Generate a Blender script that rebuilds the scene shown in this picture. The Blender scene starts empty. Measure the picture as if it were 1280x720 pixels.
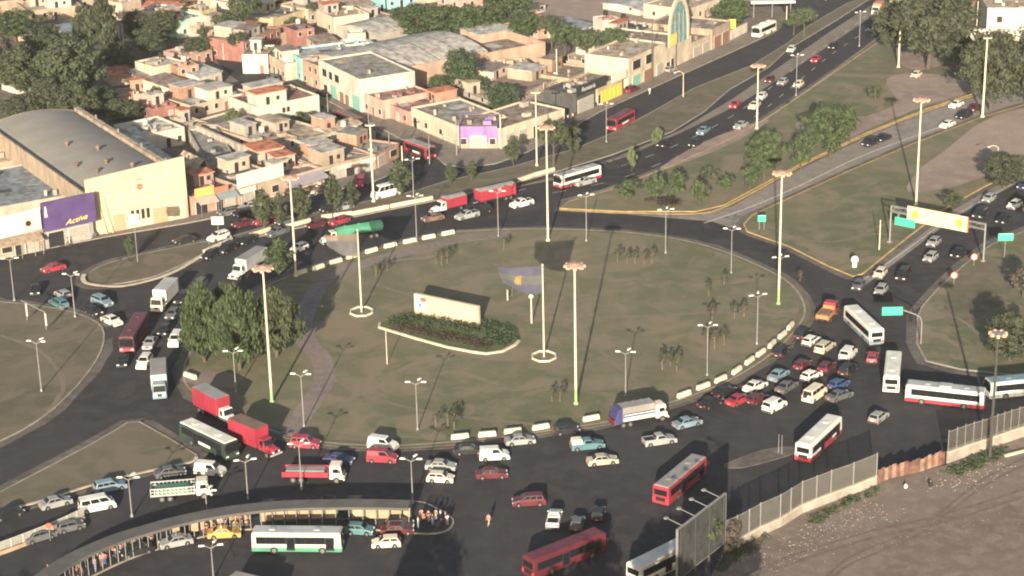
import bpy, bmesh, math, random
from mathutils import Vector, Matrix
from mathutils.geometry import tessellate_polygon
C = bpy.context; D = bpy.data
random.seed(7)
# ------------------------------------------------------------------ camera
CH=122.0; CF=2496.0; TH=math.radians(20.4); RO=math.radians(1.28)
_f=Vector((0,math.cos(TH),-math.sin(TH))); _r0=Vector((1,0,0)); _u0=Vector((0,math.sin(TH),math.cos(TH)))
_r=math.cos(RO)*_r0-math.sin(RO)*_u0; _u=math.cos(RO)*_u0+math.sin(RO)*_r0
cam=D.objects.new('camera',D.cameras.new('camera')); C.scene.collection.objects.link(cam)
cam.data.sensor_width=36; cam.data.lens=CF/1280*36; cam.data.clip_start=1; cam.data.clip_end=20000
cam.matrix_world=Matrix(((_r.x,_u.x,-_f.x,0),(_r.y,_u.y,-_f.y,0),(_r.z,_u.z,-_f.z,CH),(0,0,0,1)))
C.scene.camera=cam
def g(px,py,z=0.0):
    d=_f+_r*((px-640)/CF)+_u*((360-py)/CF); t=(z-CH)/d.z
    return Vector((d.x*t,d.y*t,z))
def pj(v):
    v=Vector(v)-Vector((0,0,CH)); w=v.dot(_f)
    return 640+CF*v.dot(_r)/w, 360-CF*v.dot(_u)/w
def hm(x,y,npx):                       # metres of height that span npx pixels above the ground point x,y
    a=g(x,y); return npx/(y-pj(a+Vector((0,0,1)))[1])
# ------------------------------------------------------------------ light
SUN_EL=math.radians(15); SUN_AZ=math.radians(7)
w=D.worlds.new('World'); C.scene.world=w; w.use_nodes=True
nt=w.node_tree; bg=nt.nodes['Background']; sky=nt.nodes.new('ShaderNodeTexSky'); sky.sky_type='NISHITA'
sky.sun_disc=False; sky.sun_elevation=SUN_EL; sky.sun_rotation=math.pi+SUN_AZ; sky.dust_density=2.5; sky.air_density=1.2
nt.links.new(sky.outputs[0],bg.inputs[0]); bg.inputs[1].default_value=0.075
sl=D.lights.new('sun','SUN'); sl.energy=5.0; sl.angle=math.radians(0.4); sl.color=(1,0.86,0.68)
so=D.objects.new('sun',sl); C.scene.collection.objects.link(so)
_d=Vector((math.sin(SUN_AZ)*math.cos(SUN_EL),math.cos(SUN_AZ)*math.cos(SUN_EL),-math.sin(SUN_EL)))
so.rotation_euler=_d.to_track_quat('-Z','Y').to_euler()
vs=C.scene.view_settings; vs.view_transform='Standard'; vs.look='None'; vs.gamma=1; vs.use_curve_mapping=False; vs.exposure=1.2
C.scene.render.engine='CYCLES'
C.scene.cycles.max_bounces=5; C.scene.cycles.transparent_max_bounces=12
C.scene.cycles.filter_width=2.1
# ------------------------------------------------------------------ materials
_M={}
def mat(name,col,rough=0.85,var=0.12,scale=1.0,bump=0.0,spec=0.3,metal=0.0,col2=None,det=6,alpha=1.0,emit=0,coat=0,streak=0):
    if name in _M: return _M[name]
    m=D.materials.new(name); m.use_nodes=True; n=m.node_tree; b=n.nodes['Principled BSDF']
    b.inputs['Roughness'].default_value=rough; b.inputs['Metallic'].default_value=metal
    b.inputs['Specular IOR Level'].default_value=spec
    if coat: b.inputs['Coat Weight'].default_value=coat; b.inputs['Coat Roughness'].default_value=0.1
    if alpha<1: b.inputs['Alpha'].default_value=alpha
    if var>0 or col2:
        tc=n.nodes.new('ShaderNodeTexCoord'); no=n.nodes.new('ShaderNodeTexNoise')
        no.inputs['Scale'].default_value=scale; no.inputs['Detail'].default_value=det; no.inputs['Roughness'].default_value=0.62
        geo=n.nodes.new('ShaderNodeNewGeometry'); 
        if streak:
            mp=n.nodes.new('ShaderNodeMapping'); mp.inputs['Scale'].default_value=(1,1,streak); n.links.new(geo.outputs['Position'],mp.inputs['Vector']); n.links.new(mp.outputs[0],no.inputs['Vector'])
        else: n.links.new(geo.outputs['Position'],no.inputs['Vector'])
        r=n.nodes.new('ShaderNodeValToRGB'); n.links.new(no.outputs['Fac'],r.inputs['Fac'])
        c2=col2 if col2 else tuple(min(1,c*(1+var)) for c in col)
        c1=col if col2 else tuple(c*(1-var) for c in col)
        r.color_ramp.elements[0].position=0.36; r.color_ramp.elements[1].position=0.64
        r.color_ramp.elements[0].color=(*c1,1); r.color_ramp.elements[1].color=(*c2,1)
        n.links.new(r.outputs['Color'],b.inputs['Base Color'])
        if bump>0:
            bp=n.nodes.new('ShaderNodeBump'); bp.inputs['Strength'].default_value=bump; bp.inputs['Distance'].default_value=0.1
            no2=n.nodes.new('ShaderNodeTexNoise'); no2.inputs['Scale'].default_value=scale*6; n.links.new(geo.outputs['Position'],no2.inputs['Vector'])
            n.links.new(no2.outputs['Fac'],bp.inputs['Height']); n.links.new(bp.outputs['Normal'],b.inputs['Normal'])
    else: b.inputs['Base Color'].default_value=(*col,1)
    _M[name]=m; return m
def ground_mat(name,cols,s1=0.03,s2=0.25,s3=2.5,rough=0.95,bump=0.3):
    """three-scale mottled ground: cols = (dark, mid, pale, fleck)"""
    m=D.materials.new(name); m.use_nodes=True; n=m.node_tree; b=n.nodes['Principled BSDF']; L=n.links.new
    b.inputs['Roughness'].default_value=rough; b.inputs['Specular IOR Level'].default_value=0.15
    geo=n.nodes.new('ShaderNodeNewGeometry')
    def noise(s,d=5,dist=0.0):
        x=n.nodes.new('ShaderNodeTexNoise'); x.inputs['Scale'].default_value=s; x.inputs['Detail'].default_value=d; x.inputs['Roughness'].default_value=0.6
        x.inputs['Distortion'].default_value=dist; L(geo.outputs['Position'],x.inputs['Vector']); return x
    def ramp(x,p0,p1):
        r=n.nodes.new('ShaderNodeMapRange'); r.inputs[1].default_value=p0; r.inputs[2].default_value=p1; L(x.outputs['Fac'],r.inputs[0]); return r
    def mix(f,a,c):
        x=n.nodes.new('ShaderNodeMix'); x.data_type='RGBA'; L(f.outputs[0],x.inputs[0])
        for k,v in ((6,a),(7,c)):
            if isinstance(v,tuple): x.inputs[k].default_value=(*v,1)
            else: L(v.outputs[2],x.inputs[k])
        return x
    a=mix(ramp(noise(s1,6,0.6),0.38,0.62),cols[0],cols[1])
    a=mix(ramp(noise(s2,6,0.3),0.45,0.72),a,cols[2])
    a=mix(ramp(noise(s3,8),0.50,0.80),a,cols[3])
    a2=mix(ramp(noise(s2*.35,3,1.5),0.52,0.60),a,(cols[2][0]*.92,cols[2][1]*.92,cols[2][2]*.92)) if 'grass' in name else a
    L(a2.outputs[2],b.inputs['Base Color'])
    bp=n.nodes.new('ShaderNodeBump'); bp.inputs['Strength'].default_value=bump; bp.inputs['Distance'].default_value=0.15
    L(noise(4,4).outputs['Fac'],bp.inputs['Height']); L(bp.outputs['Normal'],b.inputs['Normal'])
    return m
G_grass=ground_mat('dry_grass',((0.110,0.122,0.070),(0.158,0.146,0.094),(0.215,0.180,0.125),(0.125,0.120,0.078)),0.022,.2)
G_brown=ground_mat('brown_grass',((0.105,0.098,0.068),(0.145,0.125,0.09),(0.175,0.148,0.11),(0.11,0.098,0.07)))
G_green=ground_mat('green_lawn',((0.075,0.11,0.045),(0.10,0.13,0.055),(0.14,0.13,0.075),(0.08,0.09,0.05)))
G_dirt=ground_mat('bare_dirt',((0.22,0.17,0.145),(0.30,0.235,0.195),(0.34,0.27,0.225),(0.20,0.165,0.14)))
G_lot=ground_mat('lot_dirt',((0.15,0.122,0.102),(0.205,0.168,0.142),(0.255,0.215,0.18),(0.14,0.118,0.10)),0.05,0.5,3)
G_town=ground_mat('town_ground',((0.10,0.09,0.075),(0.16,0.14,0.12),(0.23,0.19,0.155),(0.11,0.10,0.085)),0.06,0.5,3)
G_asph=ground_mat('asphalt',((0.036,0.036,0.040),(0.050,0.049,0.053),(0.064,0.061,0.063),(0.042,0.042,0.045)),0.045,0.35,3,0.9,0.1)
G_fresh=ground_mat('dark_asphalt',((0.032,0.032,0.037),(0.044,0.042,0.046),(0.052,0.048,0.051),(0.038,0.037,0.040)),0.045,0.35,3,0.85,0.1)
G_pale=ground_mat('worn_asphalt',((0.19,0.17,0.155),(0.24,0.215,0.195),(0.29,0.26,0.23),(0.17,0.155,0.14)),0.06,0.4,3)
G_walk=ground_mat('pavement_slabs',((0.16,0.14,0.12),(0.21,0.18,0.155),(0.26,0.22,0.18),(0.14,0.12,0.11)),0.06,0.6,3)
G_brick=ground_mat('brick_path',((0.17,0.14,0.13),(0.22,0.18,0.165),(0.25,0.21,0.19),(0.15,0.13,0.12)),0.1,0.7,4)
K_cream=mat('cream_kerb',(0.52,0.45,0.33),0.9,0.18,0.6)
K_yel=mat('yellow_kerb',(0.42,0.29,0.12),0.9,0.25,0.5)
K_grey=mat('grey_kerb',(0.28,0.25,0.21),0.9,0.2,0.6)
K_white=mat('white_block',(0.56,0.50,0.38),0.9,0.12,1.0)
GLASS=mat('dark_glass',(0.012,0.014,0.018),0.12,0,spec=0.6)
BLACKP=mat('black_plastic',(0.018,0.018,0.02),0.6,0)
TYRE=mat('tyre_rubber',(0.02,0.02,0.021),0.9,0)
RIM=mat('wheel_rim',(0.22,0.22,0.21),0.4,0,metal=0.5)
LAMP=mat('headlamp_glass',(0.75,0.74,0.68),0.25,0,spec=0.6)
TAILM=mat('tail_lamp_red',(0.45,0.03,0.03),0.3,0)
TAILON=mat('tail_lamp_red_bright',(0.75,0.06,0.07),0.3,0)
CHROME=mat('number_plate_grey',(0.5,0.5,0.48),0.5,0)
STEEL=mat('galvanised_steel',(0.26,0.26,0.25),0.55,0.1,1,metal=0.3)
POLEW=mat('cream_pole_paint',(0.58,0.52,0.39),0.7,0.08,1)
POLEG=mat('green_pole_paint',(0.24,0.36,0.17),0.7,0.1,1)
HEADM=mat('rusty_pink_metal',(0.52,0.33,0.24),0.8,0.2,3)
SKIN=mat('skin',(0.42,0.25,0.17),0.7,0)
HAIR=mat('dark_hair',(0.03,0.02,0.015),0.8,0)
BARK=mat('bark',(0.085,0.07,0.055),0.95,0.3,3)
PAINTC={'bottle':(.03,.05,.04),'white':(0.62,0.60,0.54),'cream':(0.62,0.55,0.42),'silver':(0.27,0.28,0.275),'grey':(0.10,0.105,0.11),'black':(0.018,0.019,0.022),
 'red':(0.28,0.033,0.052),'maroon':(0.10,0.02,0.028),'blue':(0.035,0.07,0.17),'teal':(0.075,0.17,0.19),'beige':(0.42,0.38,0.29),
 'green':(0.07,0.24,0.15),'orange':(0.42,0.19,0.085),'yellow':(0.50,0.30,0.08),'darkgreen':(0.05,0.17,0.09),'lightblue':(0.17,0.24,0.28),
 'navy':(0.045,0.048,0.13),'pink':(0.72,0.35,0.30),'roofgrey':(0.27,0.27,0.26),'tarp':(0.24,0.22,0.21),'brown':(0.16,0.10,0.075),'salmon':(0.62,0.30,0.18),'steel':(0.35,0.36,0.35),'purple':(0.085,0.055,0.15)}
def paint(c): return mat('paint_'+c,PAINTC[c],0.42,0.16,0.35,spec=0.4)
def wallm(c):
    W={'cream':(0.52,0.44,0.32),'white':(0.52,0.48,0.39),'orange':(0.42,0.285,0.205),'tan':(0.36,0.28,0.20),'pink':(0.46,0.31,0.25),'red':(0.31,0.135,0.11),
       'turquoise':(0.25,0.52,0.50),'mint':(0.42,0.64,0.48),'purple':(0.27,0.165,0.40),'grey':(0.30,0.29,0.27),'brick':(0.38,0.22,0.15),'yellow':(0.46,0.37,0.21),
       'peach':(0.45,0.36,0.275),'concrete':(0.36,0.32,0.27),'dark':(0.08,0.08,0.08),'salmon':(0.39,0.245,0.19)}
    k_=sum(W[c])/3; W[c]=tuple(.88*(x*.86+k_*.14) for x in W[c])
    return mat('wall_'+c,W[c],0.95,0.2,0.45,0.12,0.1,streak=.55,det=10)
def roofm(c):
    W={'grey':(0.23,0.22,0.20),'lightgrey':(0.36,0.34,0.31),'brown':(0.215,0.175,0.145),'darkgrey':(0.09,0.09,0.09),'tile':(0.42,0.17,0.11),'maroon':(0.24,0.135,0.12),
       'tan':(0.33,0.27,0.21),'sheet':(0.33,0.33,0.32),'white':(0.45,0.42,0.36),'rust':(0.20,0.13,0.10),'blue':(0.20,0.22,0.24)}
    return mat('roof_'+c,W[c],0.95,0.42,0.55,0.3,0.1,det=9)
# ------------------------------------------------------------------ mesh helpers
class MB:
    def __init__(s): s.v=[]; s.f=[]
    def add(s,vs,fs):
        o=len(s.v); s.v+= [tuple(v) for v in vs]; s.f+=[tuple(i+o for i in f) for f in fs]; return s
    def box(s,x0,x1,y0,y1,z0,z1,tx=0,ty=0):      # tx,ty shrink the top
        return s.add([(x0,y0,z0),(x1,y0,z0),(x1,y1,z0),(x0,y1,z0),(x0+tx,y0+ty,z1),(x1-tx,y0+ty,z1),(x1-tx,y1-ty,z1),(x0+tx,y1-ty,z1)],
              [(3,2,1,0),(4,5,6,7),(0,1,5,4),(1,2,6,5),(2,3,7,6),(3,0,4,7)])
    def hexa(s,b,t):
        return s.add(list(b)+list(t),[(3,2,1,0),(4,5,6,7),(0,1,5,4),(1,2,6,5),(2,3,7,6),(3,0,4,7)])
    def tube(s,a,b,r0,r1=None,n=8,cap=True):
        a=Vector(a); b=Vector(b); r1=r0 if r1 is None else r1
        d=(b-a).normalized(); q=d.to_track_quat('Z','Y'); vs=[]
        for c,r in ((a,r0),(b,r1)):
            for i in range(n):
                t=2*math.pi*i/n; vs.append(c+q@Vector((r*math.cos(t),r*math.sin(t),0)))
        fs=[(i,(i+1)%n,n+(i+1)%n,n+i) for i in range(n)]
        if cap: fs+=[tuple(range(n))[::-1],tuple(range(n,2*n))]
        return s.add(vs,fs)
    def lathe(s,c,prof,n=12):                    # prof: list of (r,z)
        vs=[];fs=[]
        for r,z in prof:
            for i in range(n):
                t=2*math.pi*i/n; vs.append((c[0]+r*math.cos(t),c[1]+r*math.sin(t),c[2]+z))
        for k in range(len(prof)-1):
            for i in range(n): fs.append((k*n+i,k*n+(i+1)%n,(k+1)*n+(i+1)%n,(k+1)*n+i))
        fs.append(tuple(range(n))[::-1]); fs.append(tuple(range((len(prof)-1)*n,len(prof)*n)))
        return s.add(vs,fs)
    def prism(s,prof,y0,y1):                     # profile in xz, extruded along y
        n=len(prof); vs=[(x,y0,z) for x,z in prof]+[(x,y1,z) for x,z in prof]
        fs=[tuple(range(n)),tuple(range(n,2*n))[::-1]]+[(i,n+i,n+(i+1)%n,(i+1)%n) for i in range(n)]
        return s.add(vs,fs)
    def sweep(s,pts,wd,z0,z1,closed=False):      # wall along a ground polyline
        P=[Vector((p[0],p[1])) for p in pts]; n=len(P); vs=[]
        for i in range(n):
            a=P[(i-1)%n] if (closed or i>0) else P[i]; b=P[(i+1)%n] if (closed or i<n-1) else P[i]
            t=(b-a); t=t.normalized() if t.length>1e-6 else Vector((1,0)); nn=Vector((-t.y,t.x))*wd/2
            for q,z in ((P[i]-nn,z0),(P[i]+nn,z0),(P[i]+nn,z1),(P[i]-nn,z1)): vs.append((q.x,q.y,z))
        fs=[]; m=n if closed else n-1
        for i in range(m):
            j=(i+1)%n
            for k in range(4): fs.append((i*4+k,i*4+(k+1)%4,j*4+(k+1)%4,j*4+k))
        if not closed: fs+=[(0,1,2,3)[::-1],tuple((n-1)*4+k for k in range(4))]
        return s.add(vs,fs)
    def mesh(s,name,smooth=False,bevel=0,bz=-9,bang=0.5):
        me=D.meshes.new(name); me.from_pydata(s.v,[],s.f); bm=bmesh.new(); bm.from_mesh(me)
        bmesh.ops.recalc_face_normals(bm,faces=bm.faces)
        if bevel:
            es=[e for e in bm.edges if len(e.link_faces)==2 and e.calc_face_angle(0)>bang and (e.verts[0].co.z+e.verts[1].co.z)/2>bz]
            bmesh.ops.bevel(bm,geom=es,offset=bevel,segments=2,profile=0.5,affect='EDGES',clamp_overlap=True)
        bm.to_mesh(me); bm.free()
        if smooth:
            for p in me.polygons: p.use_smooth=True
        return me
def link(name,me,m,parent=None,loc=None,rz=0):
    o=D.objects.new(name,me); C.scene.collection.objects.link(o)
    if len(me.materials)==0: me.materials.append(m)
    if me.materials[0]!=m:
        o.material_slots[0].link='OBJECT'; o.material_slots[0].material=m
    if parent: o.parent=parent
    if loc is not None: o.location=loc
    if rz: o.rotation_euler.z=rz
    return o
def ob(name,mb,m,parent=None,loc=None,rz=0,**k): return link(name,mb.mesh(name,**k),m,parent,loc,rz)
_CA={}
def cob(key,fn,name,m,parent,**k):               # cached mesh, a new object each time
    if key not in _CA: _CA[key]=fn().mesh(name,**k)
    return link(name,_CA[key],m,parent)
_LAB={}
def tag(o,label,cat,group=None):
    if label in _LAB: print('DUPLABEL',label,cat)
    _LAB[label]=1
    n=len(label.replace(',',' ').split())
    if n<4 or n>16: print('LABLEN',n,label)
    o['label']=label; o['category']=cat
    if group: o['group']=group
    return o
def T(name,label,cat,loc,rz=0,group=None):
    o=D.objects.new(name,None); C.scene.collection.objects.link(o); o.location=loc; o.rotation_euler.z=rz; o.empty_display_size=0.5
    return tag(o,label,cat,group)
def struct(name,me_or_mb,m,kind='structure',**k):
    o=ob(name,me_or_mb,m,**k); o['kind']=kind; return o
def cat_(pts,closed=False,k=5):
    P=[Vector(p) for p in pts]; n=len(P); out=[]
    for i in range(n if closed else n-1):
        p0=P[(i-1)%n] if closed or i>0 else P[i]; p1=P[i]; p2=P[(i+1)%n]; p3=P[(i+2)%n] if closed or i<n-2 else P[(i+1)%n]
        for j in range(k):
            t=j/k; out.append(0.5*((2*p1)+(p2-p0)*t+(2*p0-5*p1+4*p2-p3)*t*t+(3*p1-p0-3*p2+p3)*t**3))
    if not closed: out.append(P[-1])
    return out
def gp(px,z=0): return [g(x,y,z) for x,y in px]
def sheet(name,px,z,m,smooth=True,k=4,skirt=0.0,kind='structure'):
    P=gp(px,0); P=[Vector((p.x,p.y)) for p in P]
    if smooth: P=cat_(P,True,k)
    V=[(p.x,p.y,z) for p in P]; tri=tessellate_polygon([[Vector(v) for v in V]])
    mb=MB(); mb.add(V,[tuple(t) for t in tri])
    if skirt:
        n=len(V); mb.add(V+[(x,y,z-skirt) for x,y,_ in V],[(i,(i+1)%n,n+(i+1)%n,n+i) for i in range(n)])
    me=D.meshes.new(name); me.from_pydata(mb.v,[],mb.f); bm=bmesh.new(); bm.from_mesh(me)
    bmesh.ops.remove_doubles(bm,verts=bm.verts,dist=0.001); bmesh.ops.recalc_face_normals(bm,faces=bm.faces)
    up=sum(f.normal.z*f.calc_area() for f in bm.faces)
    if up<0: bmesh.ops.reverse_faces(bm,faces=bm.faces)
    bm.to_mesh(me); bm.free(); o=link(name,me,m); o['kind']=kind
    return o,P
def heading(x,y,dx,dy):
    a=g(x-dx/2,y-dy/2); b=g(x+dx/2,y+dy/2); return math.atan2(b.y-a.y,b.x-a.x)
# ------------------------------------------------------------------ thin haze
hz=MB().box(-4100,4100,-1500,8100,-1.0,126.0); HZM=D.materials.new('haze_air'); HZM.use_nodes=True; _n=HZM.node_tree
for _x in list(_n.nodes):
    if _x.type!='OUTPUT_MATERIAL': _n.nodes.remove(_x)
_v=_n.nodes.new('ShaderNodeVolumePrincipled'); _v.inputs['Color'].default_value=(.88,.90,.95,1); _v.inputs['Density'].default_value=0.00006
_n.links.new(_v.outputs[0],[x for x in _n.nodes if x.type=='OUTPUT_MATERIAL'][0].inputs['Volume'])
hzo=ob('haze',hz,HZM); hzo['kind']='stuff'
#=PART2=
# ------------------------------------------------------------------ ground, roads, islands
me=D.meshes.new('terrain'); S=4000
me.from_pydata([(-S,-1400,0),(S,-1400,0),(S,S*2,0),(-S,S*2,0)],[],[(0,1,2,3)])
terr=link('terrain',me,G_town); terr['kind']='structure'
ROADPX=[(-260,375),(-80,339),(0,323),(130,297),(235,280),(300,267),(400,243),(470,228),(520,214),(548,212),(600,206),(660,190),(705,166),(750,140),(820,108),(900,72),(955,47),(975,36),(985,22),(975,8),(940,-6),(900,-22),(990,-40),(1200,-60),(1480,150),(1520,860),(-360,880)]
sheet('road',ROADPX,0.02,G_asph,smooth=False)
CROSS=[(470,228),(430,205),(385,165),(330,125),(285,92),(262,66),(240,38),(258,30),(285,48),(310,72),(350,100),(420,142),(480,170),(545,198),(575,212),(540,225)]
sheet('cross_street',CROSS,0.03,G_asph,smooth=False)
# darker, newer surface of the ring and of the fast road
ring_out=[(350,350),(420,318),(520,285),(600,268),(700,268),(790,270),(880,275),(960,303),(1040,350),(1060,380),(1050,420),(1010,470),(940,515),(860,545),(760,590),(600,600),(420,600),(330,600)]
sheet('fast_road_surface',[(640,262),(700,245),(760,226),(840,198),(900,171),(960,138),(1030,92),(1105,38),(1150,-10),(1115,-12),(1085,5),(1030,40),(960,95),(915,123),(860,152),(800,183),(760,200),(700,217),(640,230),(560,247),(480,264),(400,278),(410,320),(480,298),(560,284),(600,272)],0.028,G_fresh,smooth=False)
sheet('ring_road_surface',[(560,291),(600,284),(680,277),(780,281),(870,290),(950,312),(1000,340),(1022,375),(1035,375),(1020,340),(960,300),(890,277),(780,268),(690,266),(620,272),(560,284)],0.032,G_fresh,smooth=False)
sheet('ramp_road',[(885,287),(934,288),(968,262),(1060,220),(1140,186),(1230,151),(1330,118),(1330,95),(1216,116),(1160,139),(1080,170),(1000,208),(935,240),(895,262),(820,269),(700,267),(690,271),(780,275)],0.026,G_pale,smooth=False)
sheet('road_shoulder',[(640,235),(700,219),(770,197),(850,163),(915,124),(965,90),(1040,38),(1096,2),(1110,6),(1050,48),(975,98),(925,130),(860,162),(780,197),(700,224)],0.036,G_walk,smooth=False)
sheet('approach_shoulder',[(1064,350),(1130,305),(1180,266),(1232,237),(1290,208),(1296,216),(1240,246),(1192,273),(1145,309),(1080,358)],0.031,G_pale,smooth=False)
G_dust=ground_mat('dusty_margin',((0.085,0.076,0.070),(0.135,0.12,0.106),(0.18,0.158,0.135),(0.105,0.094,0.085)),.12,.6,3)
# --- pavements in front of the shops
def walkway(name,px,z=0.13,m=G_walk,kerb=K_grey,kw=0.22,smooth=False,k=4,kh=0.02,closed=True,wz=None):
    o,P=sheet(name,px,z,m,smooth=smooth,k=k,skirt=z-0.005)
    mb=MB().sweep([(p.x,p.y) for p in P],kw,0.0,z+kh,closed=True)
    kb=struct('kerb',mb,kerb)
    if m in (G_grass,G_brown) and name!='verge':
        RG=random.Random(str(px)); struct('gutter_dust',MB().sweep([(p.x+RG.uniform(-.35,.35),p.y+RG.uniform(-.35,.35)) for p in P],3.4,-.02,.05,closed=True),G_dust)
    return P
walkway('pavement',[(-120,348),(0,323),(130,297),(235,279),(300,266),(400,242),(468,227),(498,214),(490,203),(462,212),(400,226),(350,240),(300,256),(236,270),(110,297),(0,312),(-120,335)])
walkway('pavement',[(545,196),(556,206),(580,210),(620,205),(660,190),(705,166),(750,140),(820,108),(900,72),(955,47),(972,38),(955,34),(900,58),(820,92),(750,122),(702,150),(628,184),(575,186),(510,156),(455,136),(400,110),(350,84),(346,92),(400,121),(470,158)])
# --- central island
ISL=[(560,292),(511,302),(465,314),(420,327),(376,341),(330,360),(285,388),(248,425),(230,462),(236,486),(270,508),(330,536),(400,553),(480,558),(560,554),(640,546),(700,537),(760,528),(812,512),(860,497),(910,477),(955,450),(985,424),(1002,402),(1006,388),(1000,370),(982,351),(950,334),(915,319),(875,306),(830,297),(780,291),(720,288),(660,287),(600,289)]
PI=walkway('central_island',ISL,0.16,G_grass,K_grey,0.3,smooth=True,k=3)
struct('worn_verge',MB().sweep([(p.x,p.y) for p in PI],2.0,0.10,0.165,closed=True),G_brown)

# brick path over the island
def path_strip(name,px,wd,z,m): 
    P=cat_([(g(x,y).x,g(x,y).y) for x,y in px],False,5); return struct(name,MB().sweep(P,wd,z-0.06,z),m)
path_strip('brick_path',[(405,350),(390,375),(378,405),(385,430),(402,450),(405,478),(392,500),(378,520),(366,545)],3.4,0.18,G_brick)
path_strip('brick_path',[(400,352),(440,335),(500,318),(560,303),(640,292)],3.4,0.176,G_brick)
path_strip('brick_path',[(300,478),(262,474),(232,470)],5,0.172,G_brick)
struct('paved_square',MB().sweep([(g(470,330).x,g(470,330).y),(g(560,318).x,g(560,318).y)],0.9,0.1,0.185),G_brick)
# --- left bulb island with its thick cream kerb
BULB=[(106,352),(110,343),(135,330),(180,318),(225,309),(256,303),(262,308),(250,320),(222,334),(190,347),(150,355),(118,357)]
walkway('traffic_island',BULB,0.16,G_brown,K_grey,0.25,smooth=True,k=3)
# --- verge between the side street and the main road
VERGE=[(262,311),(290,296),(380,270),(460,252),(520,239),(560,226),(600,218),(640,209),(700,192),(720,186),(770,165),(821,137),(867,111),(940,82),(985,54),(1012,32),(1060,4),(1098,-8),(1040,29),(985,62),(960,85),(912,112),(880,140),(840,165),(765,194),(692,216),(640,230),(540,252),(440,272),(400,280),(340,292),(290,305)]
walkway('verge',VERGE,0.14,G_brown,K_grey,0.22)
# --- grass between the fast road and the ramp, and the park beyond it
walkway('grass_triangle',[(700,261),(712,252),(760,239),(840,208),(900,181),(960,148),(1030,100),(1108,46),(1150,-5),(1250,-50),(1420,-60),(1420,80),(1290,104),(1216,118),(1160,136),(1080,168),(1000,206),(940,238),(905,257),(870,265),(780,265)],0.16,G_grass,K_yel,0.3)
path_strip('kerb_band',[(700,263),(780,267),(868,268),(902,261),(940,242),(1000,209),(1080,171),(1160,139),(1216,121)],0.55,0.22,K_yel)
sheet('dirt_patch',[(1108,100),(1150,92),(1200,100),(1212,115),(1160,132),(1090,160),(1050,178),(1075,150),(1120,130)],0.168,G_dirt,smooth=True)
sheet('dirt_patch',[(1130,60),(1165,70),(1180,80),(1150,88),(1125,80)],0.167,G_dirt,smooth=True)
sheet('dirt_patch',[(1000,152),(1070,146),(1090,152),(1060,166),(1005,168)],0.169,G_dirt,smooth=True)
sheet('dirt_patch',[(880,178),(960,150),(930,172),(880,195),(820,215)],0.17,G_dirt,smooth=True)
# --- grass between ramp and approach road
walkway('grass_corner',[(934,290),(930,281),(940,270),(968,257),(1060,215),(1140,181),(1230,146),(1300,126),(1420,90),(1420,150),(1285,209),(1232,233),(1180,262),(1130,301),(1078,343),(1066,346),(1035,333),(985,308),(945,294)],0.16,G_grass,K_yel,0.3)
sheet('dirt_path',[(1135,240),(1148,214),(1180,190),(1230,152),(1300,130),(1420,96),(1420,150),(1280,205),(1220,225),(1185,236)],0.166,G_dirt,smooth=True)
# --- grass at the right edge
walkway('grass_field',[(1147,398),(1152,385),(1172,362),(1205,332),(1240,306),(1290,286),(1480,230),(1560,500),(1300,474),(1200,462),(1158,452),(1146,430)],0.16,G_grass,K_grey,0.3)
sheet('dirt_patch',[(1200,345),(1240,322),(1270,330),(1262,370),(1230,400),(1190,410),(1180,380)],0.167,G_brown,smooth=True)
# --- left islands
walkway('grass_island',[(-60,374),(0,378),(50,383),(95,392),(122,404),(130,418),(127,438),(112,464),(84,496),(48,526),(0,552),(-90,590),(-200,600)],0.16,G_brown,K_grey,0.3,smooth=True,k=2)
walkway('grass_triangle',[(160,529),(174,528),(210,548),(246,570),(240,578),(190,588),(120,605),(60,624),(0,640),(-120,672),(-160,650),(-80,632),(0,616),(60,585),(120,553)],0.16,G_brown,K_grey,0.3)
path_strip('pale_kerb',[(246,573),(238,580),(190,590),(120,607),(60,626),(0,642),(-90,665)],0.5,0.30,K_cream)
path_strip('pale_kerb',[(106,346),(104,352),(112,358),(150,361),(190,353),(222,341),(254,322)],0.8,0.55,K_cream)
# --- small divider, bus platform
walkway('divider_island',[(905,582),(950,564),(988,559),(994,566),(960,577),(925,585)],0.09,G_dust,G_dust,0.2,smooth=True,k=3)
walkway('bus_platform',[(566,650),(560,663),(535,668),(480,664),(430,660),(330,661),(270,668),(215,682),(160,700),(90,735),(40,770),(-20,770),(40,728),(100,690),(160,667),(215,650),(270,637),(330,630),(420,627),(515,627),(545,636)],0.15,G_asph,K_grey,0.25,smooth=True,k=3)
# --- dirt lot at the lower right
sheet('dirt_lot',[(880,740),(903,692),(960,664),(1020,634),(1070,612),(1130,596),(1185,582),(1240,562),(1290,541),(1500,470),(1600,900),(860,900)],0.2,G_lot,smooth=False,skirt=0.19)
sheet('vacant_ground',[(610,15),(660,24),(700,20),(760,30),(800,34),(860,20),(900,5),(880,-20),(600,-20)],0.05,G_dirt,smooth=True)
sheet('vacant_ground',[(655,88),(700,78),(760,92),(765,110),(735,125),(700,135),(660,125),(640,100)],0.05,G_dirt,smooth=True)
sheet('yard_lawn',[(596,88),(640,80),(690,100),(680,118),(640,112),(612,108)],0.06,G_green,smooth=True)
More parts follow.
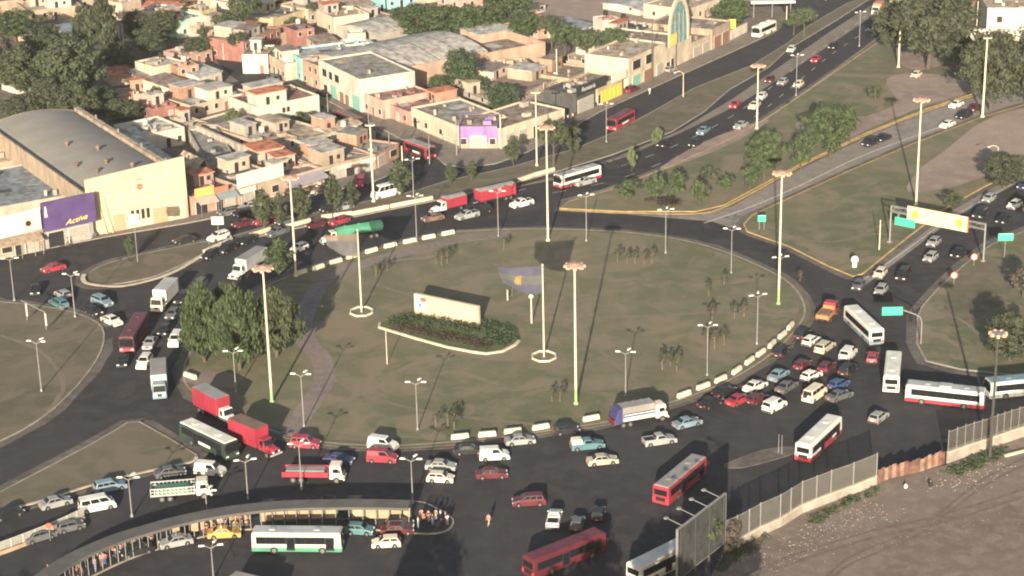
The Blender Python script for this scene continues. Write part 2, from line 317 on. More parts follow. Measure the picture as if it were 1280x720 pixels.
# --- repairs, joints and stains in the asphalt
RNG=random.Random(31); DK=mat('asphalt_repair',(.046,.043,.044),.9,.2,1.5); LT=mat('asphalt_dust',(.095,.086,.080),.95,.25,1.0)
pm={0:MB(),1:MB()}
for (x0,y0,x1,y1,n) in [(560,570,900,700,26),(880,440,1100,560,14),(100,560,560,640,14),(120,400,230,520,8),(1040,300,1160,440,10),(40,300,260,350,8),(640,235,1000,120,9),(270,640,560,710,8),(700,275,1000,300,6)]:
    for k in range(n):
        x=RNG.uniform(x0,x1); y=RNG.uniform(min(y0,y1),max(y0,y1))
        if (x0,y1)==(640,120): y=250-(x-640)*.36
        p=g(x,y); a=RNG.choice([0,.3,-.3,.7])+RNG.uniform(-.1,.1); w=RNG.uniform(.5,2.2); h=RNG.uniform(.6,4.5); m=pm[0]; q=[]; w*=.8
        for i in range(4):
            t_=2*math.pi*i/4+.785; r=RNG.uniform(.9,1.1); q.append((p.x+math.cos(a)*w*r*math.cos(t_)-math.sin(a)*h*r*math.sin(t_),p.y+math.sin(a)*w*r*math.cos(t_)+math.cos(a)*h*r*math.sin(t_),.047+.0004*len(m.f)/2))
        m.add(q,[tuple(range(4))])
struct('asphalt_repair',pm[0],DK)
# --- painted lane marks of the fast road
mk=MB()
for line in ([(640,240),(700,228),(760,213),(825,190),(880,165),(930,135),(985,92),(1020,65),(1060,38),(1100,4)],[(640,250),(762,227),(843,197),(900,170),(950,141),(1006,95),(1041,67),(1080,40),(1116,8)]):
    P=cat_([(g(x,y).x,g(x,y).y) for x,y in line],False,12); acc=0
    for a,b in zip(P,P[1:]):
        L=(b-a).length; t=0
        while t<L:
            ph=(acc+t)%9.0
            if ph<3.2:
                e=min(L,t+3.2-ph); d=(b-a)/L; n=Vector((-d.y,d.x))*0.09; p=a+d*t; q=a+d*e
                mk.add([(p.x-n.x,p.y-n.y,.045),(p.x+n.x,p.y+n.y,.045),(q.x+n.x,q.y+n.y,.045),(q.x-n.x,q.y-n.y,.045)],[(0,1,2,3)]); t=e+1e-3
            else: t+=9.0-ph
        acc+=L
WORN=mat('worn_white_paint',(0.42,0.41,0.38),0.9,0.3,2)
struct('lane_marking',mk,WORN)
def stripe(px,wd,z=.041,m=WORN): path_strip('edge_line',px,wd,z,m)
stripe([(700,251),(760,236),(840,206),(900,179),(960,146),(1030,98),(1104,42)],0.25,.06,K_grey)
stripe([(880,279),(940,258),(1000,232),(1080,194),(1180,157)],0.22,.05)
stripe([(1069,357),(1135,311),(1188,273),(1240,244),(1290,217)],0.18,.05)
stripe([(1143,392),(1165,370),(1200,340),(1240,312),(1285,293)],0.18,.05)
stripe([(150,533),(85,573),(0,619)],0.3,.05,K_grey)
# --- cream low walls between side street and main road
def low_wall(px,h,wd,label,m=K_cream):
    P=[g(x,y) for x,y in px]; o=ob('low_wall',MB().sweep([(p.x,p.y) for p in P],wd,0.1,h),m,bevel=0.05); tag(o,label,'low wall','cream low wall sections along the verge')
low_wall([(255,318),(290,302)],0.9,0.5,'cream low wall section beyond the white box truck')
low_wall([(313,297),(338,289)],0.9,0.5,'cream low wall section left of the tall mast by the side street')
low_wall([(358,286),(388,278)],0.9,0.5,'cream low wall section at the foot of the mast with the cream head')
low_wall([(402,274),(440,269)],0.9,0.5,'cream low wall section behind the red cars by the green tanker')
low_wall([(440,270),(486,261)],0.9,0.5,'cream low wall section beyond the green tank of the lorry')
low_wall([(488,260.5),(541,250)],0.9,0.5,'cream low wall section ending at the nose of the red covered lorry')
low_wall([(648,228),(668,221),(693,214)],0.9,0.5,'cream low wall section just left of the red and white coach')
# --- concrete blocks round the island
BL=[(560,293),(536,298),(512,303),(488,308.5),(464.5,315),(441,322),(420,328.5),(398,336),(376,342.5)]
BR=[(575,548),(609,545),(641,541),(676,536),(739,525),(855,495),(879,485),(901,476),(921,465),(937,453),(951,443),(965,432),(978,420.5),(988,409.5)]
BS=MB().box(-1.35,1.35,-.3,.3,0,.75,.12,.08).mesh('concrete_block',bevel=.05)
ordn=['first','second','third','fourth','fifth','sixth','seventh','eighth','ninth','tenth','eleventh','twelfth','thirteenth','fourteenth']
def blocks(L,row,grp,fix=0):
    for i,(x,y) in enumerate(L):
        j=min(max(i,1),len(L)-2); a=g(*L[j-1]); b=g(*L[j+1])
        if L is BR and 3<=i<=5: a=g(676,536); b=g(739,525)
        if L is BR and i==5: a=g(855,495); b=g(879,485)
        p=g(x,y,.16); o=link('concrete_block',BS,K_white,loc=p,rz=math.atan2(b.y-a.y,b.x-a.x)+random.uniform(-.06,.06))
        tag(o,f'cream concrete block, {ordn[i]} {row}','concrete block',grp)
blocks(BL,'from the right along the roundabout far side','concrete blocks on the far edge of the roundabout')
blocks(BR,'from the left in the near roundabout row','concrete blocks on the near edge of the roundabout')
o=link('concrete_block',BS,K_white,loc=g(238,472,.16),rz=-.7); tag(o,'lone cream concrete block beside the blue box lorry under the trees','concrete block')
#=PART3=

# worn tracks: footpaths over the lawn, tyre ruts in the lot
def track(name,px,wd,z,m):
    P=cat_([(g(x,y).x,g(x,y).y) for x,y in px],False,8); R=random.Random(str(px)); mb=MB(); vs=[];fs=[]
    for i,p in enumerate(P):
        a=P[max(0,i-1)]; b=P[min(len(P)-1,i+1)]; t=(b-a).normalized(); n=Vector((-t.y,t.x)); w=wd*R.uniform(.55,1.2)/2; o=R.uniform(-.15,.15)*wd
        vs+=[(*(p+n*(w+o)),z),(*(p-n*(w-o)),z)]
    for i in range(len(P)-1): fs.append((2*i,2*i+1,2*i+3,2*i+2))
    mb.add(vs,fs); struct(name,mb,m)
TRK=mat('trodden_earth',(.155,.130,.095),.95,.2,.8,col2=(.20,.165,.12)); RUT=mat('wheel_rut',(.125,.10,.085),.95,.2,1,col2=(.175,.142,.12))
track('footpath',[(440,345),(520,372),(640,392),(760,398),(880,392),(990,396)],1.0,.172,TRK)
track('footpath',[(405,470),(470,500),(560,520),(690,534)],.9,.174,TRK)
track('footpath',[(700,300),(720,350),(735,420),(800,480),(850,494)],.8,.176,TRK)
track('footpath',[(0,420),(50,440),(80,480),(60,515)],.8,.172,TRK)
track('footpath',[(955,280),(1000,300),(1060,300),(1130,270),(1180,258)],.9,.173,TRK)
track('footpath',[(1160,390),(1200,400),(1240,430),(1290,440)],.9,.173,TRK)
for k,dy in enumerate((0,9)):
    track('wheel_rut',[(900,735),(980,700+dy),(1080,668+dy),(1180,645+dy),(1290,610+dy)],.6,.207+k*.002,RUT)
    track('wheel_rut',[(1000,760),(1060,700+dy),(1150,660+dy),(1230,600+dy),(1290,570+dy)],.5,.212+k*.002,RUT)
PENDTXT=[]
# ------------------------------------------------------------------ vehicles
def wheels(t,key,xs,yw,r,wd):
    for x in xs:
        for s in (-1,1):
            o=cob(('wheel',r,wd),lambda: MB().tube((0,-wd/2,0),(0,wd/2,0),r,n=14),'wheel',TYRE,t); o.location=(x,s*(yw-wd/2+.01),r)
            q=cob(('rim',r,wd),lambda: MB().tube((0,-wd/2-.012,0),(0,wd/2+.012,0),r*.58,n=10),'rim',RIM,o)
def lerp(a,b,t): return a+(b-a)*t
CARS={ # L,W,hood z,belt z,roof z, cabin bottom rear x, roof rear x, roof front x, windscreen base x
 'hatch':(3.8,1.64,.88,.93,1.44,-1.78,-1.45,.25,.98),
 'sedan':(4.35,1.70,.88,.94,1.42,-1.50,-.85,.30,1.05),
 'wagon':(4.5,1.74,.98,1.04,1.60,-2.10,-1.85,.35,1.10),
 'suv':(4.4,1.80,1.05,1.12,1.74,-2.08,-1.85,.45,1.10),
 'van':(4.3,1.75,1.05,1.12,1.86,-2.10,-2.02,.55,1.25),
 'minivan':(4.9,1.85,1.15,1.2,2.05,-2.4,-2.28,1.2,1.95),
 'minibus':(5.9,2.0,1.35,1.4,2.6,-2.9,-2.8,1.6,2.45),
 'pickup':(4.9,1.74,.98,1.04,1.58,-.75,-.55,.45,1.15)}
def car(t,kind,col,tail=False,lights=True,panes=True):
    L,W,hz,bz,rz,xb,xr0,xr1,xw=CARS[kind]; h=L/2; P=paint(col); r=.31 if kind not in('suv','minibus','minivan','pickup') else .35
    wx=(h-.82,-h+.80)
    def body():
        pr=[(-h,.38),(-h+.02,.62),(-h+.06,bz-.04),(xb,bz)] if kind in('sedan','pickup') else [(-h,.38),(-h+.02,.65),(xb-.02,bz)]
        pr+=[(xw,bz),(xw+.25,hz+.02),(h-.22,hz-.14),(h-.03,.62),(h,.36),(h-.04,.2)]
        for c in (wx[0],wx[1]):
            for k in range(0,7):
                a=math.pi*k/6; pr.append((c+(r+.07)*math.cos(a),.2+(r+.2)*math.sin(a)))
        pr.append((-h+.03,.2))
        m=MB().prism(pr,-W/2,W/2)
        return m
    bd=cob((kind,'body'),body,'body',P,t,bevel=.07,bz=.55,bang=.4)
    wb=W/2-.05; wt=W/2-.20
    cab=cob((kind,'cabin'),lambda: MB().hexa([(xb,-wb,bz-.02),(xw,-wb,bz-.02),(xw,wb,bz-.02),(xb,wb,bz-.02)],[(xr0,-wt,rz),(xr1,-wt,rz),(xr1,wt,rz),(xr0,wt,rz)]),'cabin',P,t,bevel=.06)
    H=rz-bz
    def pane(a,b,c,d,off,ins=0):
        v=[Vector(q) for q in (a,b,c,d)]; n=(v[1]-v[0]).cross(v[3]-v[0]).normalized()
        if n.dot(Vector(off))<0: n=-n
        w=[q+n*.012 for q in v]; w2=[q+n*.028 for q in v]; return MB().hexa(w,w2)
    def quad(f0,f1,s):   # front/rear glass: f0 bottom x, f1 top x
        a0,a1=.12,.86
        return [(lerp(f0,f1,a0),-lerp(wb,wt,a0)+.1,bz+H*a0),(lerp(f0,f1,a0),lerp(wb,wt,a0)-.1,bz+H*a0),(lerp(f0,f1,a1),lerp(wb,wt,a1)-.1,bz+H*a1),(lerp(f0,f1,a1),-lerp(wb,wt,a1)+.1,bz+H*a1)]
    cob((kind,'wind'),lambda: pane(*quad(xw,xr1,1),(1,0,.3)),'windscreen',GLASS,cab)
    if not(kind=='van' and col=='white' and not panes): cob((kind,'rear'),lambda: pane(*quad(xb,xr0,-1),(-1,0,.3)),'rear_window',GLASS,cab)
    n={'hatch':2,'sedan':2,'wagon':3,'suv':3,'van':1,'minivan':3,'minibus':4,'pickup':1}[kind]
    if kind in('minivan',) and not panes: n=1
    for s in (-1,1):
        for k in range(n):
            def sw(k=k,s=s):
                a0,a1=.14,.84; A0=lerp(xb,xr0,a0)+.12; A1=lerp(xb,xr0,a1)+.10; B0=lerp(xw,xr1,a0)-.12; B1=lerp(xw,xr1,a1)-.10
                if n==1: A0=A1=max(A0,xr1-.9)
                f0,f1=k/n,(k+1)/n; gp_=.05/max(.1,(B0-A0))
                x00,x01=lerp(A0,B0,f0+gp_),lerp(A0,B0,f1-gp_); x10,x11=lerp(A1,B1,f0+gp_),lerp(A1,B1,f1-gp_)
                y0=s*lerp(wb,wt,a0); y1=s*lerp(wb,wt,a1); z0=bz+H*a0; z1=bz+H*a1
                return pane((x00,y0,z0),(x01,y0,z0),(x11,y1,z1),(x10,y1,z1),(0,s,.2))
            cob((kind,'sw',n,k,s),sw,'side_window',GLASS,cab)
    cob((kind,'fb'),lambda: MB().box(h-.16,h+.05,-W/2+.03,W/2-.03,.25,.46),'bumper',BLACKP if kind in('hatch','suv') else P,t,bevel=.03)
    cob((kind,'rb'),lambda: MB().box(-h-.05,-h+.16,-W/2+.03,W/2-.03,.25,.47),'bumper',BLACKP if kind in('hatch','van','pickup') else P,t,bevel=.03)
    cob((kind,'plate'),lambda: MB().box(-h-.065,-h-.05,-.22,.22,.50,.60),'number_plate',CHROME,t)
    cob((kind,'grille'),lambda: MB().box(h-.04,h+.015,-.42,.42,.5,.62),'grille',BLACKP,t)
    for s in (-1,1):
        hl=cob((kind,'hl'),lambda: MB().box(h-.14,h-.005,-.2,.2,.56,.70),'headlight',LAMP,t); hl.location.y=s*(W/2-.26)
        tl=cob((kind,'tl'),lambda: MB().box(-h-.02,-h+.12,-.13,.13,.62,.84),'tail_light',TAILON if tail else TAILM,t); tl.location.y=s*(W/2-.18)
        mr=cob((kind,'mirror'),lambda: MB().box(-.1,.08,-.09,.09,-.06,.07),'mirror',P,t,bevel=.02); mr.location=(xw-.25,s*(W/2+.06),bz+.08)
    if kind=='pickup':
        cob((kind,'bed'),lambda: MB().box(-h+.12,xb-.08,-W/2+.12,W/2-.12,bz-.02,bz+.012),'load_bed',BLACKP,t)
        for s in (-1,1): cob((kind,'rail',s),lambda: MB().box(-h+.05,xb,s*(W/2-.11)-.05,s*(W/2-.11)+.05,bz-.02,bz+.06),'bed_side',P,t)
        cob((kind,'gate'),lambda: MB().box(-h+.03,-h+.1,-W/2+.1,W/2-.1,bz-.02,bz+.06),'tailgate',P,t)
    wheels(t,kind,wx,W/2,r,.2)
def bus(t,L,col,skirt,roof,W=2.5,H=3.0,rear='',coach=False,panel=None):
    h=L/2; P=paint(col); 
    ob('body',MB().box(-h,h,-W/2,W/2,.9,H-.12,.06,.05),P,t,bevel=.09)
    ob('skirt',MB().box(-h+.005,h-.005,-W/2+.005,W/2-.005,.32,.91),paint(skirt),t,bevel=.04)
    rf=ob('roof',MB().box(-h+.1,h-.12,-W/2+.1,W/2-.1,H-.14,H,.12,.16),paint(roof),t,bevel=.05)
    ob('hatch',MB().box(-h*.55-.4,-h*.55+.4,-.4,.4,H,H+.1),paint(roof),rf,bevel=.03); ob('hatch',MB().box(h*.45-.4,h*.45+.4,-.4,.4,H,H+.1),paint(roof),rf,bevel=.03)
    ob('cooling_unit',MB().box(-.9,.9,-.75,.75,H,H+.2),paint(roof),rf,bevel=.05) if coach else None
    n=max(4,int(L/1.45)); step=(L-1.5)/n
    for s in (-1,1):
        for k in range(n):
            x0=-h+.65+k*step
            if s==-1 and k in (n-1,n//2-1): continue
            ob('side_window',MB().box(x0+.025,x0+step-.025,s*W/2-.02-.035*(s<0)+.012*(s>0)-.0*s,s*W/2+.02+.0*s,1.45,2.4),GLASS,t)
    for s in (-1,1): ob('window_band',MB().box(-h+.6,-h+.65+n*step-.02,s*W/2-.02,s*W/2+.006*s+.006,1.42,2.43) if s>0 else MB().box(-h+.6,-h+.65+n*step-.02,-W/2-.012,-W/2+.02,1.42,2.43),BLACKP,t)
    for k in (n-1,n//2-1):
        x0=-h+.65+k*step; d=ob('door',MB().box(x0+.08,x0+step-.08,-W/2-.03,-W/2+.02,.5,2.4),BLACKP,t); ob('door_pane',MB().box(x0+.18,x0+step-.18,-W/2-.045,-W/2-.028,.8,2.25),GLASS,d)
    ob('windscreen',MB().box(h-.04,h+.025,-W/2+.14,W/2-.14,1.25,2.55),GLASS,t,bevel=.01)
    ob('rear_window',MB().box(-h-.025,-h+.05,-W/2+.3,W/2-.3,1.6,2.4),GLASS,t,bevel=.01)
    ds=ob('destination_panel',MB().box(h-.05,h+.03,-.8,.8,2.6,2.82),BLACKP,t)
    if panel: 
        for s in (-1,1): ob('side_panel',MB().box(-h*.3,h*.35,s*(W/2+.012)-.012,s*(W/2+.012)+.012,1.0,1.4),paint(panel),t)
    ob('bumper',MB().box(h-.15,h+.08,-W/2+.02,W/2-.02,.35,.62),paint(skirt),t,bevel=.05)
    ob('bumper',MB().box(-h-.08,-h+.15,-W/2+.02,W/2-.02,.35,.62),paint(skirt),t,bevel=.05)
    ob('engine_grille',MB().box(-h-.02,-h+.02,-.7,.7,.75,1.3),BLACKP,t)
    for s in (-1,1):
        ob('headlight',MB().box(h-.02,h+.045,s*.9-.2,s*.9+.2,.68,.88),LAMP,t)
        ob('tail_light',MB().box(-h-.045,-h+.02,s*1.0-.12,s*1.0+.12,.7,1.15),TAILON,t)
        ob('mirror',MB().tube((h+.1,s*(W/2+.1),2.3),(h+.1,s*(W/2+.1),1.8),.09,n=6),BLACKP,t)
    wheels(t,'bus',(h-2.5,-h+2.9),W/2,.5,.32)
def cab(t,x,kind,col,W=2.2):
    """cab whose rear wall is at x, nose towards +x"""
    P=paint(col)
    if kind=='conv':
        c=ob('cab',MB().hexa([(x,-W/2+.1,.75),(x+1.5,-W/2+.1,.75),(x+1.5,W/2-.1,.75),(x,W/2-.1,.75)],[(x+.05,-W/2+.25,2.45),(x+1.1,-W/2+.25,2.45),(x+1.1,W/2-.25,2.45),(x+.05,W/2-.25,2.45)]),P,t,bevel=.1)
        ob('bonnet',MB().hexa([(x+1.4,-W/2+.35,.7),(x+2.9,-W/2+.45,.7),(x+2.9,W/2-.45,.7),(x+1.4,W/2-.35,.7)],[(x+1.4,-W/2+.42,1.6),(x+2.75,-W/2+.55,1.38),(x+2.75,W/2-.55,1.38),(x+1.4,W/2-.42,1.6)]),P,t,bevel=.12)
        for s in (-1,1): ob('mudguard',MB().box(x+1.6,x+2.7,s*(W/2-.22)-.2,s*(W/2-.22)+.2,.85,1.1,.2,.05),P,t,bevel=.08)
        ob('windscreen',MB().hexa([(x+1.44,-W/2+.3,1.55),(x+1.48,-W/2+.3,1.55),(x+1.48,W/2-.3,1.55),(x+1.44,W/2-.3,1.55)],[(x+1.12,-W/2+.38,2.32),(x+1.17,-W/2+.38,2.32),(x+1.17,W/2-.38,2.32),(x+1.12,W/2-.38,2.32)]),GLASS,c)
        nose=x+2.9; zt=1.25; dx0,dx1=x+.35,x+1.15; L_=2.9
        fx=x+2.1
    else:
        c=ob('cab',MB().hexa([(x,-W/2,.6),(x+2.0,-W/2,.6),(x+2.0,W/2,.6),(x,W/2,.6)],[(x+.05,-W/2+.12,2.65),(x+1.6,-W/2+.12,2.65),(x+1.6,W/2-.12,2.65),(x+.05,W/2-.12,2.65)]),P,t,bevel=.12)
        ob('windscreen',MB().hexa([(x+1.85,-W/2+.18,1.5),(x+1.9,-W/2+.18,1.5),(x+1.9,W/2-.18,1.5),(x+1.85,W/2-.18,1.5)],[(x+1.68,-W/2+.24,2.4),(x+1.72,-W/2+.24,2.4),(x+1.72,W/2-.24,2.4),(x+1.68,W/2-.24,2.4)]),GLASS,c)
        nose=x+2.0; fx=x+1.0; dx0,dx1=x+.5,x+1.5
    for s in (-1,1):
        yy=W/2-(.22 if kind=='conv' else .07)
        ob('side_window',MB().box(dx0,dx1-.1,s*(yy)-.05,s*(yy)+.03,1.6,2.2,.06,0),GLASS,c)
        ob('headlight',MB().box(nose-.06,nose+.03,s*(W/2-.6)-.14,s*(W/2-.6)+.14,.82,1.05),LAMP,t)
        ob('mirror',MB().box(dx1-.05,dx1+.1,s*(W/2+.12)-.08,s*(W/2+.12)+.08,1.6,2.1),BLACKP,t)
    ob('grille',MB().box(nose-.03,nose+.02,-.4,.4,.8,1.15),BLACKP,t)
    ob('bumper',MB().box(nose-.1,nose+.14,-W/2+.05,W/2-.05,.45,.7),P if kind!='conv' else paint('steel'),t,bevel=.04)
    return fx,nose
def cargo(t,kind,x0,x1,col,W=2.4,H=3.4,top=None,load=None):
    tp=paint(top or col); P=paint(col)
    if kind=='box':
        b=ob('cargo_box',MB().box(x0,x1,-W/2,W/2,1.0,H),P,t,bevel=.04)
        ob('roof_panel',MB().box(x0+.08,x1-.08,-W/2+.08,W/2-.08,H,H+.03),tp,b)
        dr=ob('rear_door',MB().box(x0-.04,x0,-W/2+.1,W/2-.1,1.1,H-.12),P,t); ob('door_bar',MB().tube((x0-.07,.1,1.1),(x0-.07,.1,H-.2),.03,n=6),STEEL,dr)
        for s in (-1,1):
            for k in range(1,int((x1-x0)/1.2)):
                x=x0+k*1.2; ob('side_rib',MB().box(x-.03,x+.03,s*W/2-.02,s*W/2+.02+.0,1.05,H-.08),P,b)
    elif kind=='covered':
        b=ob('cargo_sides',MB().box(x0,x1,-W/2,W/2,1.0,H-.35),P,t,bevel=.03)
        n=8; pr=[(-W/2+.02,H-.4)]+[( -W/2+.02+(W-.04)*k/n, H-.33+.35*math.sin(math.pi*k/n)) for k in range(n+1)]+[(W/2-.02,H-.4)]
        m=MB(); m.add([(x0+.02,y,z) for y,z in pr]+[(x1-.02,y,z) for y,z in pr],[tuple(range(len(pr))),tuple(range(len(pr),2*len(pr)))[::-1]]+[(i,len(pr)+i,len(pr)+(i+1)%len(pr),(i+1)%len(pr)) for i in range(len(pr))])
        ob('tarpaulin',m,tp,t)
        for s in (-1,1):
            for k in range(0,int((x1-x0)/.9)+1):
                x=min(x1-.05,x0+.05+k*.9); ob('side_post',MB().box(x-.04,x+.04,s*(W/2+.02)-.03,s*(W/2+.02)+.03,1.0,H-.35),P,b)
    elif kind=='tank':
        ob('tank',MB().tube((x0,0,1.95),(x1,0,1.95),.98,n=18),P,t,smooth=False,bevel=.06)
        for k in range(3): ob('tank_hatch',MB().tube((lerp(x0,x1,.2+.3*k),0,2.85),(lerp(x0,x1,.2+.3*k),0,3.08),.28,n=10),tp,t)
        ob('walkway',MB().box(x0+.3,x1-.3,-.2,.2,2.9,2.97),tp,t)
    elif kind=='slat':
        for s in (-1,1):
            sd=ob('slatted_side',MB().box(x0,x1,s*W/2-.04,s*W/2+.04,1.0,1.25),P,t)
            for k in range(int((x1-x0)/.55)+1):
                x=min(x1-.05,x0+.05+.55*k); ob('stake',MB().box(x-.05,x+.05,s*(W/2)-.05,s*(W/2)+.05,1.0,2.2),P,sd)
            ob('rail',MB().box(x0,x1,s*W/2-.03,s*W/2+.03,1.6,1.72),P,sd); ob('rail',MB().box(x0,x1,s*W/2-.03,s*W/2+.03,2.02,2.18),P,sd)
        ob('headboard',MB().box(x1-.06,x1,-W/2+.06,W/2-.06,1.0,2.3),P,t); ob('tailboard',MB().box(x0,x0+.06,-W/2+.06,W/2-.06,1.0,1.9),P,t)
        ob('load_floor',MB().box(x0,x1,-W/2+.05,W/2-.05,.95,1.06),tp,t)
        if load: ob('load',MB().box(x0+.3,x1-.5,-W/2+.15,W/2-.15,1.06,2.0,.4,.35),paint(load),t,bevel=.2)
    elif kind=='flat':
        ob('load_floor',MB().box(x0,x1,-W/2+.05,W/2-.05,1.0,1.12),tp,t)
        for s in (-1,1): ob('side_board',MB().box(x0,x1,s*W/2-.05,s*W/2+.05,1.0,1.75),P,t)
        ob('headboard',MB().box(x1-.08,x1,-W/2+.06,W/2-.06,1.1,2.2),P,t); ob('tailboard',MB().box(x0,x0+.08,-W/2+.06,W/2-.06,1.1,1.7),P,t)
        if load:
            q=ob('load',MB().box(x0+.15,x1-.3,-W/2+.12,W/2-.12,1.12,1.8,.3,.25),paint(load),t,bevel=.15)
    elif kind=='compactor':
        b=ob('hopper_body',MB().hexa([(x0+1.4,-W/2,1.0),(x1,-W/2,1.0),(x1,W/2,1.0),(x0+1.4,W/2,1.0)],[(x0+1.4,-W/2+.15,3.2),(x1-.1,-W/2+.15,3.2),(x1-.1,W/2-.15,3.2),(x0+1.4,W/2-.15,3.2)]),paint('tarp'),t,bevel=.08)
        ob('tailgate',MB().hexa([(x0,-W/2,.7),(x0+1.38,-W/2,.9),(x0+1.38,W/2,.9),(x0,W/2,.7)],[(x0+.7,-W/2,3.0),(x0+1.38,-W/2,3.25),(x0+1.38,W/2,3.25),(x0+.7,W/2,3.0)]),P,t,bevel=.06)
        ob('rear_hopper',MB().box(x0-.12,x0+.35,-W/2+.1,W/2-.1,.7,1.5,0,.0),paint('maroon'),t)
        for s in (-1,1):
            pn=ob('side_panel',MB().box(x0+1.5,x1-.15,s*(W/2-.02)-.03,s*(W/2-.02)+.03,1.7,2.25),P,b)
            wp=ob('white_stripe',MB().box(x0+1.6,x1-.2,s*(W/2+.02)-.012,s*(W/2+.02)+.012,1.12,1.68),paint('white'),pn)
            ob('panel_stripe',MB().box(x0+1.6,x1-.2,s*(W/2+.02)-.012,s*(W/2+.02)+.012,1.95,2.1),paint('white'),pn)
            if s<0: PENDTXT.append((t,(x0+x1)/2+.7,-(W/2+.04)))
        for k in range(5): 
            x=lerp(x0+1.5,x1-.2,k/4); ob('rib',MB().box(x-.05,x+.05,-W/2+.12,W/2-.12,3.19,3.27),paint('tarp'),b)
def truck(t,L,ck,ccol,gk,gcol,trailer=False,**k):
    h=L/2; cl=2.9 if ck=='conv' else 2.0
    if not trailer: fx,nose=cab(t,h-cl,ck,ccol); x1=h-cl-.12
    else: x1=h-.8
    cargo(t,gk,-h,x1,gcol,**k)
    ob('chassis',MB().box(-h+.1,(h-.6) if not trailer else x1,-.45,.45,.62,.98),BLACKP,t)
    for s in (-1,1): ob('tail_light',MB().box(-h-.03,-h+.05,s*.95-.14,s*.95+.14,.8,.95),TAILM,t)
    if trailer:
        ob('drawbar',MB().box(x1-.1,h+.3,-.1,.1,.6,.75),STEEL,t); wheels(t,'tr',(-h+1.2,-h+2.4,x1-1.1),1.2,.5,.3)
    else: wheels(t,'tr',(fx,-h+1.5,-h+2.6) if L>8 else (fx,-h+1.4),1.15,.48,.3)
